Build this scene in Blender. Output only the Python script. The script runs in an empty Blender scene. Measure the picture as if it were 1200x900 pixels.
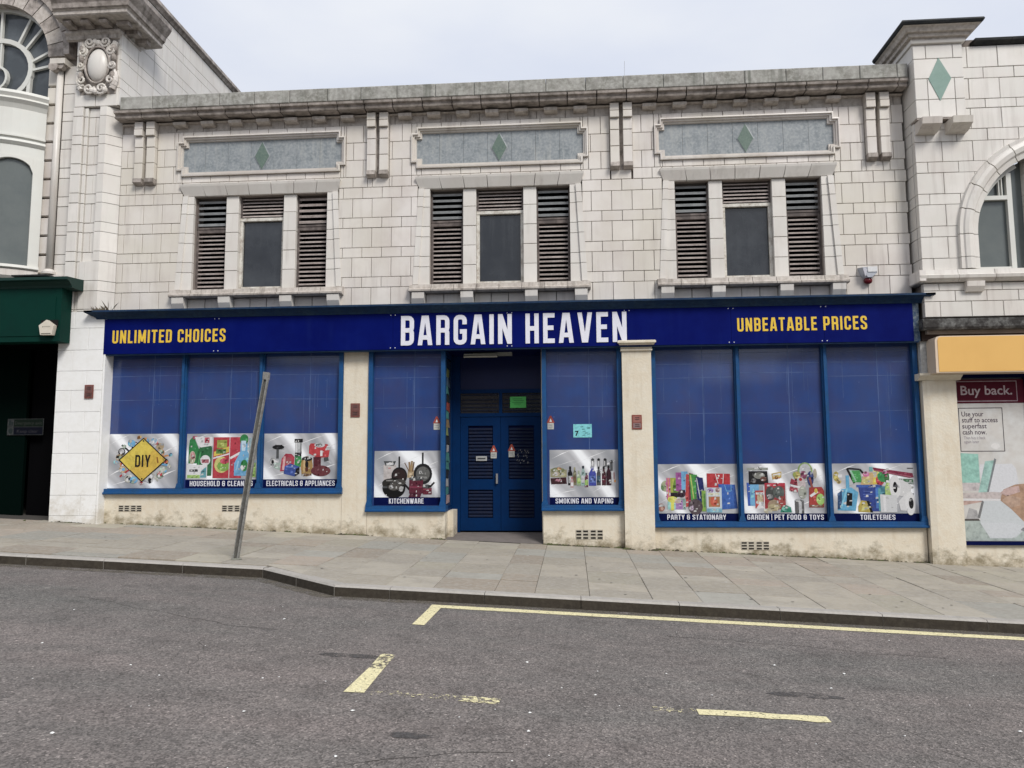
import bpy, math, random
from mathutils import Vector, Matrix
random.seed(7)
R = math.radians
sc = bpy.context.scene
col = sc.collection

# ---------------------------------------------------------------- camera
cam_d = bpy.data.cameras.new('camera'); cam = bpy.data.objects.new('camera', cam_d); col.objects.link(cam)
yaw, pit, rol = R(-4.41174), R(5.92211), R(-0.28419)
fw = Vector((math.sin(yaw)*math.cos(pit), math.cos(yaw)*math.cos(pit), math.sin(pit)))
rt = fw.cross(Vector((0, 0, 1))).normalized(); up = rt.cross(fw)
rt2 = rt*math.cos(rol)+up*math.sin(rol); up2 = -rt*math.sin(rol)+up*math.cos(rol)
m = Matrix((rt2, up2, -fw)).transposed().to_4x4(); m.translation = (0, -13.3, 1.5)
cam.matrix_world = m
cam_d.sensor_width = 36; cam_d.lens = 36*900/1200; cam_d.clip_end = 2000; cam_d.clip_start = .05
sc.camera = cam
sc.view_settings.view_transform = 'Standard'; sc.view_settings.look = 'None'
sc.view_settings.exposure = 0.0; sc.view_settings.gamma = 1.0

# ---------------------------------------------------------------- sky (overcast) and soft sun
SUN_EL, SUN_AZ = R(43), R(143)      # azimuth clockwise from +Y: behind the camera, to the right
w = bpy.data.worlds.new('World'); sc.world = w; w.use_nodes = True
nt = w.node_tree; nt.nodes.clear(); N = nt.nodes.new; K = nt.links.new
wo = N('ShaderNodeOutputWorld')
sky = N('ShaderNodeTexSky'); sky.sky_type = 'NISHITA'; sky.sun_disc = False
sky.sun_elevation = SUN_EL; sky.sun_rotation = SUN_AZ; sky.air_density = 1; sky.dust_density = 2
b1 = N('ShaderNodeBackground'); b1.inputs[1].default_value = 0.10; K(sky.outputs[0], b1.inputs[0])
tc = N('ShaderNodeTexCoord'); mp = N('ShaderNodeMapping'); mp.inputs['Scale'].default_value = (1.2, 1.2, 3.2)
K(tc.outputs['Generated'], mp.inputs[0])
nz = N('ShaderNodeTexNoise'); nz.inputs['Scale'].default_value = 1.6; nz.inputs['Detail'].default_value = 5; nz.inputs['Roughness'].default_value = .5
K(mp.outputs[0], nz.inputs['Vector'])
rp = N('ShaderNodeValToRGB'); K(nz.outputs[0], rp.inputs[0])
rp.color_ramp.elements[0].position = .34; rp.color_ramp.elements[0].color = (.73, .785, .93, 1)
rp.color_ramp.elements[1].position = .66; rp.color_ramp.elements[1].color = (.92, .945, .995, 1)
# overcast sky: brighter overhead than at the horizon
sx = N('ShaderNodeSeparateXYZ'); K(tc.outputs['Generated'], sx.inputs[0])
mr = N('ShaderNodeMapRange'); K(sx.outputs[2], mr.inputs[0])
mr.inputs[1].default_value = 0; mr.inputs[2].default_value = 1; mr.inputs[3].default_value = .87; mr.inputs[4].default_value = 1.14
b2 = N('ShaderNodeBackground'); K(rp.outputs[0], b2.inputs[0]); K(mr.outputs[0], b2.inputs[1])
mx = N('ShaderNodeMixShader'); mx.inputs[0].default_value = .9
K(b1.outputs[0], mx.inputs[1]); K(b2.outputs[0], mx.inputs[2]); K(mx.outputs[0], wo.inputs[0])

sd = bpy.data.lights.new('sun', 'SUN'); sd.energy = 3.0; sd.angle = R(20); sd.color = (1, .965, .92)
sun = bpy.data.objects.new('sun', sd); col.objects.link(sun)
dv = Vector((math.sin(SUN_AZ)*math.cos(SUN_EL), math.cos(SUN_AZ)*math.cos(SUN_EL), math.sin(SUN_EL)))
sun.rotation_euler = dv.to_track_quat('Z', 'Y').to_euler(); sun.location = dv*40

# ---------------------------------------------------------------- materials
MC = {}
def mat(name, c, rough=.6, var=0.0, n1=None, n2=None, bump=None, streak=None, metal=0, coat=0, spec=.3, splash=None, hue=None):
    """n1/n2 = (scale, amount, colour) patches in world space; bump=(scale, strength);
    streak=(amount, colour) rain streaks; splash=(top, colour) dirt thrown up above the sloping pavement; var = piece to piece"""
    if name in MC: return MC[name]
    mt = bpy.data.materials.new(name); mt.use_nodes = True; t = mt.node_tree
    bs = t.nodes['Principled BSDF']; n = t.nodes.new; k = t.links.new
    bs.inputs['Roughness'].default_value = rough; bs.inputs['Metallic'].default_value = metal
    bs.inputs['Specular IOR Level'].default_value = spec
    bs.inputs['Coat Weight'].default_value = coat; bs.inputs['Coat Roughness'].default_value = .08
    rgb = n('ShaderNodeRGB'); rgb.outputs[0].default_value = (*c, 1); cur = rgb.outputs[0]
    geo = n('ShaderNodeNewGeometry')
    def mixc(fac, a, bcol, blend='MIX'):
        x = n('ShaderNodeMix'); x.data_type = 'RGBA'; x.blend_type = blend
        if hasattr(fac, 'links'): k(fac, x.inputs[0])
        else: x.inputs[0].default_value = fac
        k(a, x.inputs[6])
        if hasattr(bcol, 'links'): k(bcol, x.inputs[7])
        else: x.inputs[7].default_value = (*bcol, 1)
        return x.outputs[2]
    def noise(scale, detail=5, vec=None, rough_=.6):
        x = n('ShaderNodeTexNoise'); x.inputs['Scale'].default_value = scale; x.inputs['Detail'].default_value = detail
        x.inputs['Roughness'].default_value = rough_; k(vec or geo.outputs['Position'], x.inputs['Vector']); return x.outputs[0]
    def rng(v, a, b_, c_, d):
        x = n('ShaderNodeMapRange'); k(v, x.inputs[0])
        for i, q in enumerate((a, b_, c_, d)): x.inputs[i+1].default_value = q
        return x.outputs[0]
    if var or hue:
        oi = n('ShaderNodeObjectInfo')
        if hue:
            cr = n('ShaderNodeValToRGB'); cr.color_ramp.interpolation = 'CONSTANT'
            cr.color_ramp.elements[0].color = (*hue[0], 1)
            cr.color_ramp.elements[1].position = 1/len(hue); cr.color_ramp.elements[1].color = (*hue[1], 1)
            for i, h in enumerate(hue[2:]):
                e = cr.color_ramp.elements.new((i+2)/len(hue)); e.color = (*h, 1)
            k(oi.outputs['Random'], cr.inputs[0]); cur = cr.outputs[0]
        if var:
            wn = n('ShaderNodeTexWhiteNoise'); wn.noise_dimensions = '1D'; k(oi.outputs['Random'], wn.inputs['W'])
            g = rng(wn.outputs[0], 0, 1, 1-var, 1+var*.6)
            cb = n('ShaderNodeCombineColor'); [k(g, cb.inputs[i]) for i in range(3)]
            cur = mixc(1.0, cur, cb.outputs[0], 'MULTIPLY')
    for q in (n1, n2):
        if q: cur = mixc(rng(noise(q[0]), .42, .68, 0, q[1]), cur, q[2])
    if streak:
        mpn = n('ShaderNodeMapping'); mpn.inputs['Scale'].default_value = (9, 9, .7); k(geo.outputs['Position'], mpn.inputs[0])
        s1 = noise(1.0, 6, mpn.outputs[0]); s2 = noise(.8, 3)
        mm = n('ShaderNodeMath'); mm.operation = 'MULTIPLY'; k(rng(s1, .5, .72, 0, 1), mm.inputs[0]); k(rng(s2, .42, .62, .1, 1), mm.inputs[1])
        m2 = n('ShaderNodeMath'); m2.operation = 'MULTIPLY'; k(mm.outputs[0], m2.inputs[0]); m2.inputs[1].default_value = streak[0]
        cur = mixc(m2.outputs[0], cur, streak[1])
    if splash:
        sp = n('ShaderNodeSeparateXYZ'); k(geo.outputs['Position'], sp.inputs[0])
        a = n('ShaderNodeMath'); a.operation = 'MULTIPLY_ADD'; k(sp.outputs[0], a.inputs[0]); a.inputs[1].default_value = .0446; k(sp.outputs[2], a.inputs[2])
        mpn = n('ShaderNodeMapping'); mpn.inputs['Scale'].default_value = (1.1, 1.1, 1.5); k(geo.outputs['Position'], mpn.inputs[0])
        nn = noise(3.4, 9, mpn.outputs[0], .72)
        b_ = n('ShaderNodeMath'); b_.operation = 'SUBTRACT'; k(rng(a.outputs[0], .08, splash[0], .62, .25), b_.inputs[0])
        c_ = n('ShaderNodeMath'); c_.operation = 'SUBTRACT'; c_.inputs[0].default_value = 1; k(nn, c_.inputs[1]); k(c_.outputs[0], b_.inputs[1])
        cur = mixc(rng(b_.outputs[0], -.06, .16, 0, splash[2]), cur, splash[1])
    k(cur, bs.inputs['Base Color'])
    if bump:
        bn = n('ShaderNodeBump'); bn.inputs['Strength'].default_value = bump[1]; bn.inputs['Distance'].default_value = bump[2] if len(bump) > 2 else .01
        k(noise(bump[0], 6), bn.inputs['Height']); k(bn.outputs[0], bs.inputs['Normal'])
    MC[name] = mt; return mt

FAI = mat('faience', (.68, .64, .60), .38, var=.07, n1=(1.1, .75, (.50, .445, .40)), n2=(.45, .8, (.595, .56, .475)), streak=(.50, (.28, .235, .205)), bump=(90, .06), spec=.4)
FAIW = mat('faience_clean', (.67, .64, .595), .36, var=.07, n1=(1.4, .6, (.56, .515, .465)), n2=(5, .3, (.60, .60, .54)), streak=(.45, (.30, .26, .23)), bump=(90, .06), spec=.4)
CORN = mat('cornice_faience', (.46, .41, .37), .5, var=.2, n1=(3, .7, (.24, .205, .175)), n2=(9, .7, (.10, .085, .07)), streak=(.8, (.10, .085, .07)), bump=(60, .3))
STAIN = mat('rain_stained_faience', (.52, .475, .43), .5, var=.08, n1=(2, .5, (.50, .46, .40)), n2=(16, .7, (.30, .26, .22)), streak=(1.0, (.16, .135, .115)), bump=(60, .1))
PARA = mat('parapet_stone', (.32, .31, .285), .85, var=.16, n1=(3.5, .9, (.17, .165, .14)), n2=(16, .7, (.46, .46, .42)), streak=(.9, (.11, .115, .095)), bump=(45, .5))
MORT = mat('mortar', (.27, .235, .21), .9, n1=(3, .5, (.11, .09, .08)), spec=.1)
DARK = mat('dark_interior', (.003, .003, .0035), .9, spec=.02)  # near-black colour carries the shade of depths behind openings
SLATE = mat('marble_panel', (.25, .272, .285), .4, var=.04, n1=(6, .8, (.15, .175, .19)), n2=(22, .75, (.35, .37, .37)), streak=(.6, (.42, .42, .39)), bump=(60, .1))
GREEN = mat('green_tile', (.115, .165, .135), .4, n1=(9, .6, (.075, .12, .10)), n2=(26, .5, (.20, .245, .21)))
GREENB = mat('pale_green_tile', (.19, .29, .25), .4, n1=(5, .7, (.14, .235, .195)), n2=(20, .4, (.24, .36, .30)))
PAINTW = mat('white_masonry_paint', (.80, .80, .785), .55, var=.02, n1=(3, .4, (.74, .735, .70)), n2=(11, .35, (.69, .68, .64)), splash=(1.0, (.45, .40, .31), .6), bump=(30, .3))
CREAM = mat('cream_painted_render', (.66, .60, .485), .6, n1=(2.2, .6, (.60, .51, .38)), n2=(12, .45, (.70, .67, .58)), streak=(.5, (.42, .35, .25)), splash=(.62, (.20, .165, .10), .9), bump=(28, .5))
BLUEF = mat('blue_frame_paint', (.008, .065, .20), .45, n1=(6, .6, (.014, .05, .11)), n2=(40, .25, (.05, .11, .17)), bump=(50, .15), spec=.2)
BLUED = mat('blue_door_paint', (.001, .021, .085), .5, n1=(5, .5, (.002, .015, .06)), bump=(50, .1), spec=.08)
LEDGE = mat('weathered_blue_ledge', (.012, .035, .085), .6, n1=(5, .6, (.03, .06, .09)), n2=(18, .6, (.008, .018, .045)), spec=.15)
SIGNB = mat('sign_blue', (.0010, .0050, .098), .5, n1=(1.0, .6, (.001, .0035, .075)), n2=(3.0, .4, (.003, .010, .13)), streak=(.12, (.02, .04, .16)), spec=.05)
FILM = mat('blue_window_film', (.022, .047, .160), .26, var=.06, n1=(1.1, .7, (.038, .050, .150)), n2=(3.1, .5, (.016, .058, .215)), streak=(.22, (.075, .11, .23)), bump=(1.6, .10, .04), spec=.3, coat=1.0)
SEAM = mat('film_seam', (.085, .13, .27), .3, n1=(4, .8, (.02, .04, .12)))
WHITEL = mat('white_letter', (.72, .72, .78), .5, n1=(7, .3, (.55, .57, .66)), n2=(25, .3, (.6, .62, .7)))
YELL = mat('yellow_letter', (.74, .50, .05), .5, n1=(20, .3, (.6, .4, .06)))
WHITEP = mat('white_print', (.70, .70, .73), .5)
TIMB = mat('old_white_timber', (.60, .58, .52), .7, n1=(7, .9, (.26, .21, .16)), n2=(25, .6, (.74, .72, .68)), bump=(60, .6))
SLAT = mat('brown_slat', (.40, .345, .32), .7, var=.25, n1=(8, .7, (.22, .18, .16)), n2=(30, .5, (.52, .47, .44)))
SLATG = mat('grey_green_slat', (.30, .31, .315), .35, var=.25, n1=(8, .5, (.13, .14, .145)))
BRNF = mat('brown_frame', (.085, .07, .065), .7, n1=(8, .6, (.24, .20, .18)))
GLASS = mat('dark_window_glass', (.010, .013, .018), .25, n1=(2.2, .9, (.035, .04, .046)), n2=(.9, .6, (.006, .008, .012)), streak=(.35, (.07, .075, .08)), bump=(1.5, .25, .05), spec=.3, coat=.8)
GLASSG = mat('grey_window_glass', (.12, .135, .13), .12, n1=(2, .6, (.085, .10, .10)), bump=(1.5, .1, .05), spec=.5)
WJOIN = mat('white_joinery', (.61, .605, .56), .45, n1=(6, .4, (.58, .58, .54)), n2=(2, .4, (.64, .66, .62)))
GRN = mat('dark_green_paint', (.003, .030, .022), .5, n1=(3, .5, (.004, .022, .018)), spec=.06)
GRND = mat('shaded_green_paint', (.001, .0045, .0035), .8, spec=.02)  # door green with the passage shade put into the colour
POST = mat('galvanised_post', (.26, .26, .245), .55, metal=.3, n1=(12, .7, (.11, .10, .09)), n2=(40, .6, (.38, .37, .34)), bump=(60, .4))
BLACKL = mat('black_coping', (.022, .024, .026), .6, n1=(6, .6, (.06, .06, .055)), spec=.15)
REDP = mat('dull_red_plate', (.16, .035, .025), .5, n1=(70, .7, (.07, .035, .03)), n2=(120, .6, (.36, .18, .15)))
REDM = mat('orange_red_plate', (.22, .05, .035), .45, n1=(60, .5, (.14, .06, .05)))
YSIGN = mat('yellow_sign_face', (.70, .42, .13), .5, n1=(2, .4, (.64, .37, .11)), streak=(.5, (.60, .33, .10)))
NAVY = mat('navy_paint', (.002, .005, .045), .5, n1=(8, .4, (.006, .010, .06)), spec=.05)
MAROON = mat('maroon_print', (.085, .006, .018), .5, spec=.15)
WOODW = mat('weathered_black_board', (.035, .032, .03), .85, n1=(7, .9, (.20, .20, .19)), n2=(30, .6, (.012, .010, .009)), bump=(50, .7))
def P(c, rough=.5):
    c = tuple(x*.82 for x in c); lum = sum(c)/3
    c = tuple(x*.8+lum*.2 for x in c)
    if lum > .5 or lum < .03: return mat('print_%02x%02x%02x' % tuple(int(min(.999, x)*255) for x in c), c, rough, n2=(40, .25, tuple(x*.6 for x in c)), spec=.15)
    return mat('print_%02x%02x%02x' % tuple(int(min(.999, x)*255) for x in c), c, rough, n1=(11, .6, tuple(x*.45 for x in c)), n2=(26, .35, tuple(min(.7, x*1.25+.05) for x in c)), spec=.15)

def wave_mat():
    mt = bpy.data.materials.new('silver_wave_print'); mt.use_nodes = True; t = mt.node_tree; bs = t.nodes['Principled BSDF']
    n = t.nodes.new; k = t.links.new; g = n('ShaderNodeNewGeometry'); mpn = n('ShaderNodeMapping')
    mpn.inputs['Rotation'].default_value = (0, R(62), 0); mpn.inputs['Scale'].default_value = (1.1, 1, .5); k(g.outputs['Position'], mpn.inputs[0])
    wv = n('ShaderNodeTexWave'); wv.wave_type = 'BANDS'; wv.bands_direction = 'X'; wv.inputs['Scale'].default_value = .62; wv.inputs['Distortion'].default_value = 3.5
    wv.inputs['Detail'].default_value = 2; wv.inputs['Detail Scale'].default_value = .8; k(mpn.outputs[0], wv.inputs[0])
    cr = n('ShaderNodeValToRGB'); k(wv.outputs['Fac'], cr.inputs[0]); e = cr.color_ramp.elements
    e[0].color = (.28, .29, .31, 1); e[1].color = (.82, .84, .86, 1); e[1].position = .97
    for p_, c_ in ((.3, .42), (.6, .38), (.85, .55)):
        q = e.new(p_); q.color = (c_, c_*1.01, c_*1.05, 1)
    k(cr.outputs[0], bs.inputs['Base Color']); bs.inputs['Roughness'].default_value = .4
    return mt
WAVE = wave_mat()

# ---------------------------------------------------------------- object helpers
WL = {}
def tag(o, label=None, cat=None, group=None, kind=None):
    if label: o['label'] = label
    if cat: o['category'] = cat
    if group: o['group'] = group
    if kind: o['kind'] = kind
    return o
def thing(name, label, cat, loc=(0, 0, 0), group=None):
    o = bpy.data.objects.new(name, None); o.empty_display_size = .2; col.objects.link(o); o.location = loc; WL[o] = Vector(loc)
    return tag(o, label, cat, group)
def link(name, me, parent, world):
    o = bpy.data.objects.new(name, me); col.objects.link(o)
    world = Vector(world); WL[o] = world
    if parent: o.parent = parent; o.location = world-WL[parent]
    else: o.location = world
    return o
class MB:
    def __init__(s): s.v = []; s.f = []; s.mi = []; s.m = []; s.cm = 0
    def use(s, m_):
        if m_ not in s.m: s.m.append(m_)
        s.cm = s.m.index(m_); return s
    def add(s, vs, fs):
        b = len(s.v); s.v += [tuple(q) for q in vs]; s.f += [tuple(b+i for i in f) for f in fs]; s.mi += [s.cm]*len(fs); return s
    def box(s, x0, x1, y0, y1, z0, z1):
        return s.add([(x0, y0, z0), (x1, y0, z0), (x1, y1, z0), (x0, y1, z0), (x0, y0, z1), (x1, y0, z1), (x1, y1, z1), (x0, y1, z1)],
                     [(0, 3, 2, 1), (4, 5, 6, 7), (0, 1, 5, 4), (1, 2, 6, 5), (2, 3, 7, 6), (3, 0, 4, 7)])
    def prism(s, pts, y0, y1, caps=True):       # polygon in XZ extruded along Y (y0 = front)
        a = sum(pts[i][0]*pts[(i+1) % len(pts)][1]-pts[(i+1) % len(pts)][0]*pts[i][1] for i in range(len(pts)))
        if a < 0: pts = pts[::-1]
        k = len(pts)
        f = [(i, k+i, k+(i+1) % k, (i+1) % k) for i in range(k)]
        f = [tuple(reversed(q)) for q in f]
        f = [tuple(range(k))]+([tuple(range(2*k-1, k-1, -1))] if caps else [])+[(i, k+i, k+(i+1) % k, (i+1) % k)[::-1] for i in range(k)]
        return s.add([(x, y0, z) for x, z in pts]+[(x, y1, z) for x, z in pts], f)
    def prof(s, yz, x0, x1, sl=0.0):            # profile in YZ run along X
        k = len(yz)
        return s.add([(x0, y, z) for y, z in yz]+[(x1, y, z) for y, z in yz],
                     [tuple(range(k)), tuple(range(2*k-1, k-1, -1))]+[(i, k+i, k+(i+1) % k, (i+1) % k)[::-1] for i in range(k)])
    def profx(s, xz, y0, y1):                   # profile in XZ run along Y
        return s.prism(xz, y0, y1)
    def flat(s, pts, y):
        a = sum(pts[i][0]*pts[(i+1) % len(pts)][1]-pts[(i+1) % len(pts)][0]*pts[i][1] for i in range(len(pts)))
        if a < 0: pts = pts[::-1]
        return s.add([(x, y, z) for x, z in pts], [tuple(range(len(pts)))])
    def cyl(s, a, b, r, r2=None, n=12):
        a = Vector(a); b = Vector(b); d = (b-a).normalized(); u = d.orthogonal().normalized(); w_ = d.cross(u); r2 = r if r2 is None else r2
        vs = [a+(u*math.cos(i*math.tau/n)+w_*math.sin(i*math.tau/n))*r for i in range(n)]+[b+(u*math.cos(i*math.tau/n)+w_*math.sin(i*math.tau/n))*r2 for i in range(n)]
        return s.add(vs, [tuple(range(n))[::-1], tuple(range(n, 2*n))]+[(i, (i+1) % n, n+(i+1) % n, n+i) for i in range(n)])
    def ball(s, c, rx, ry, rz, n=12, h=7):
        vs = []; fs = []
        for j in range(h+1):
            th = math.pi*j/h
            for i in range(n): vs.append((c[0]+rx*math.sin(th)*math.cos(i*math.tau/n), c[1]+ry*math.sin(th)*math.sin(i*math.tau/n), c[2]+rz*math.cos(th)))
        for j in range(h):
            for i in range(n): fs.append((j*n+i, (j+1)*n+i, (j+1)*n+(i+1) % n, j*n+(i+1) % n))
        return s.add(vs, fs)
    def build(s, name, m_=None, parent=None, label=None, cat=None, group=None, kind=None, smooth=False):
        lo = [min(v[i] for v in s.v) for i in range(3)]; hi = [max(v[i] for v in s.v) for i in range(3)]
        c = [(lo[0]+hi[0])/2, (lo[1]+hi[1])/2, lo[2]]
        me = bpy.data.meshes.new(name); me.from_pydata([(v[0]-c[0], v[1]-c[1], v[2]-c[2]) for v in s.v], [], s.f)
        if s.m:
            for q in s.m: me.materials.append(q)
            me.polygons.foreach_set('material_index', s.mi)
        else: me.materials.append(m_)
        if smooth: me.polygons.foreach_set('use_smooth', [True]*len(me.polygons))
        me.update()
        return tag(link(name, me, parent, c), label, cat, group, kind)
BC = {}
def block(name, parent, x0, x1, z0, z1, yf, yb, m_, c=.005, jit=.003):
    """a block with a chamfered front, mesh shared between blocks of one size"""
    wd, ht, dp = round(x1-x0, 3), round(z1-z0, 3), round(yb-yf, 3)
    if wd < .02 or ht < .02: return None
    key = (wd, ht, dp, m_.name, c)
    if key not in BC:
        a, h = wd/2, ht
        vs = [(-a, c, 0), (a, c, 0), (a, c, h), (-a, c, h), (-a+c, 0, c), (a-c, 0, c), (a-c, 0, h-c), (-a+c, 0, h-c), (-a, dp, 0), (a, dp, 0), (a, dp, h), (-a, dp, h)]
        fs = [(4, 5, 6, 7), (0, 1, 5, 4), (1, 2, 6, 5), (2, 3, 7, 6), (3, 0, 4, 7), (0, 8, 9, 1), (1, 9, 10, 2), (2, 10, 11, 3), (3, 11, 8, 0)]
        me = bpy.data.meshes.new(name); me.from_pydata(vs, [], fs); me.materials.append(m_); me.update(); BC[key] = me
    return link(name, BC[key], parent, ((x0+x1)/2, yf+random.uniform(-jit, jit), z0))
def sub_rect(cells, o):
    out = []
    for x0, x1, z0, z1 in cells:
        if o[0] >= x1 or o[1] <= x0 or o[2] >= z1 or o[3] <= z0: out.append((x0, x1, z0, z1)); continue
        if o[0] > x0: out.append((x0, o[0], z0, z1))
        if o[1] < x1: out.append((o[1], x1, z0, z1))
        a, b_ = max(x0, o[0]), min(x1, o[1])
        if o[2] > z0: out.append((a, b_, z0, o[2]))
        if o[3] < z1: out.append((a, b_, o[3], z1))
    return out
G = .008
def field(parent, X0, X1, cs, Y, holes, m_, unit=.36, offs=(.40, .603), depth=.10, circ=None, first=0, name='block', odd=None):
    for i in range(len(cs)-1):
        z0, z1 = cs[i], cs[i+1]
        off = offs[(i+first) % 2] if odd is None else offs[odd[i]]
        k0 = math.floor((X0-off)/unit); x = off+k0*unit
        while x < X1:
            cells = [(max(x, X0), min(x+unit, X1), z0, z1)]
            for h in holes: cells = sub_rect(cells, h)
            for (a, b_, c_, d) in cells:
                if b_-a < .018 or d-c_ < .018: continue
                if circ:
                    cx, cz, r_ = circ
                    px = [(a+G/2, c_+G/2), (b_-G/2, c_+G/2), (b_-G/2, d-G/2), (a+G/2, d-G/2)]
                    ds = [math.hypot(p_[0]-cx, p_[1]-cz) if p_[1] > cz else abs(p_[0]-cx) for p_ in px]
                    if max(ds) < r_: continue
                    if min(ds) < r_:
                        mx_, mz = (a+b_)/2, (c_+d)/2
                        if mz <= cz: nx, nz_ = (-1 if mx_ < cx else 1), 0
                        else:
                            L_ = math.hypot(mx_-cx, mz-cz); nx, nz_ = (mx_-cx)/L_, (mz-cz)/L_
                        px = clip(px, lambda p_: (p_[0]-cx)*nx+(p_[1]-cz)*nz_-r_)
                        if len(px) < 3: continue
                        MB().prism(px, Y, Y+depth).build(name, m_, parent); continue
                block(name, parent, a+G/2, b_-G/2, c_+G/2, d-G/2, Y, Y+depth, m_)
            x += unit
def clip(poly, f):
    out = []
    for i in range(len(poly)):
        p_, q = poly[i], poly[(i+1) % len(poly)]; a, b_ = f(p_), f(q)
        if a >= 0: out.append(p_)
        if (a < 0) != (b_ < 0):
            t = a/(a-b_); out.append((p_[0]+(q[0]-p_[0])*t, p_[1]+(q[1]-p_[1])*t))
    return out

# ---------------------------------------------------------------- condensed lettering
S_ = .15; GW = .455
def rc(cx, cz, r, a0, a1, n=3): return [(cx+r*math.cos(R(a0+(a1-a0)*i/n)), cz+r*math.sin(R(a0+(a1-a0)*i/n))) for i in range(n+1)]
def glyph(ch):
    L, Rr, T, B, Mm, r = S_/2, GW-S_/2, 1-S_/2, S_/2, .5, .115
    V = [(L, 0), (L, 1)]
    TL = rc(L+r, T-r, r, 90, 180); TR = rc(Rr-r, T-r, r, 0, 90); BL = rc(L+r, B+r, r, 180, 270); BR = rc(Rr-r, B+r, r, 270, 360)
    g = {
     'A': (GW+.03, [[(.055, -.06), (GW/2-.02, 1.08)], [(GW-.025, -.06), (GW/2+.05, 1.08)], [(.12, .26), (.365, .26)]]),
     'B': (GW, [V, [(L, T)]+TR[::-1]+[(Rr, .62)]+rc(Rr-.09, .60, .09, 0, -80)+[(L, .51)], [(L, .51), (Rr-.09, .51)]+rc(Rr-.1, .41, .1, 80, 0)+BR[::-1]+[(L, B)]]),
     'C': (GW, [[(Rr, .66)]+TR+TL+BL+BR+[(Rr, .34)]]),
     'D': (GW, [V, [(L, T)]+TR[::-1]+BR[::-1]+[(L, B)]]),
     'E': (GW-.06, [V, [(L, T), (GW-.06, T)], [(L, .51), (GW-.1, .51)], [(L, B), (GW-.06, B)]]),
     'F': (GW-.07, [V, [(L, T), (GW-.07, T)], [(L, .49), (GW-.11, .49)]]),
     'G': (GW, [[(Rr, .68)]+TR+TL+BL+BR+[(Rr, .44), (GW/2-.01, .44)]]),
     'H': (GW, [V, [(Rr, 0), (Rr, 1)], [(L, .5), (Rr, .5)]]),
     'I': (S_, [V]),
     'K': (GW+.01, [V, [(Rr+.03, 1.08), (L+.02, .40)], [(L+.09, .58), (Rr+.035, -.06)]]),
     'L': (GW-.09, [V, [(L, B), (GW-.09, B)]]),
     'M': (.60, [[(L, 0), (L, 1)], [(.6-L, 0), (.6-L, 1)], [(L+.0, 1.02), (.30, .12)], [(.6-L, 1.02), (.30, .12)]]),
     'N': (GW+.02, [V, [(Rr+.02, 0), (Rr+.02, 1)], [(L, 1.0), (Rr+.02, 0.0)]]),
     'O': (GW, [TR+TL+BL+BR+[TR[0]]]),
     'P': (GW, [V, [(L, T)]+TR[::-1]+rc(Rr-r, .42+r, r, 0, -90)+[(L, .42)]]),
     'R': (GW, [V, [(L, T)]+TR[::-1]+[(Rr, .60)]+rc(Rr-.09, .58, .09, 0, -80)+[(L, .49)], [(Rr-.09, .49)]+rc(Rr-.09, .40, .09, 70, 0)+[(Rr, 0.0)]]),
     'S': (GW, [[(Rr, .69)]+TR+TL+[(L, .70), (L+.03, .60), (Rr-.03, .41), (Rr, .31)]+BR[::-1][:-1]+[BR[0]]+BL[::-1]+[(L, .31)]]),
     'T': (GW-.02, [[(0, T), (GW-.02, T)], [((GW-.02)/2, 0), ((GW-.02)/2, 1)]]),
     'U': (GW, [[(L, 1)]+BL+BR+[(Rr, 1)]]),
     'V': (GW+.03, [[(.06, 1.06), (GW/2, -.08)], [(GW-.03, 1.06), (GW/2+.03, -.08)]]),
     'W': (.68, [[(.06, 1.06), (.20, -.08)], [(.34, 1.06), (.22, -.08)], [(.34, 1.06), (.46, -.08)], [(.62, 1.06), (.48, -.08)]]),
     'Y': (GW+.02, [[(.045, 1.06), (GW/2+.01, .38)], [(GW-.025, 1.06), (GW/2+.01, .38)], [(GW/2+.01, 0), (GW/2+.01, .46)]]),
     '&': (GW+.03, [[(Rr, .74)]+TR+TL+rc(L+.1, .62, .1, 180, 260)+[(Rr+.06, .52)], [(L+.1, .52)]+rc(L+.1, .42, .1, 100, 180)+BL+BR+[(Rr, .66)]]),
     '|': (.09, [[(.045, -.1), (.045, 1.1)]]),
     ' ': (.17, []),
    }
    return g[ch]
def strokes(pl, s, th=None):
    th = th or S_/2; closed = pl[0] == pl[-1] and len(pl) > 2
    pts = [Vector(p_) for p_ in pl]; k = len(pts)
    d = [(pts[i+1]-pts[i]).normalized() for i in range(k-1)]
    L, Q = [], []
    for i in range(k):
        a = d[i-1] if i > 0 else (d[-1] if closed else d[0]); b_ = d[i] if i < k-1 else (d[0] if closed else d[-1])
        na, nb = Vector((-a.y, a.x)), Vector((-b_.y, b_.x)); m_ = (na+nb).normalized(); q = th/max(.5, m_.dot(na))
        L.append(pts[i]+m_*q); Q.append(pts[i]-m_*q)
    return [[tuple(L[i]), tuple(Q[i]), tuple(Q[i+1]), tuple(L[i+1])] for i in range(k-1)]
def text_width(t, gap): return sum(glyph(c)[0]+gap for c in t)-gap
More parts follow.
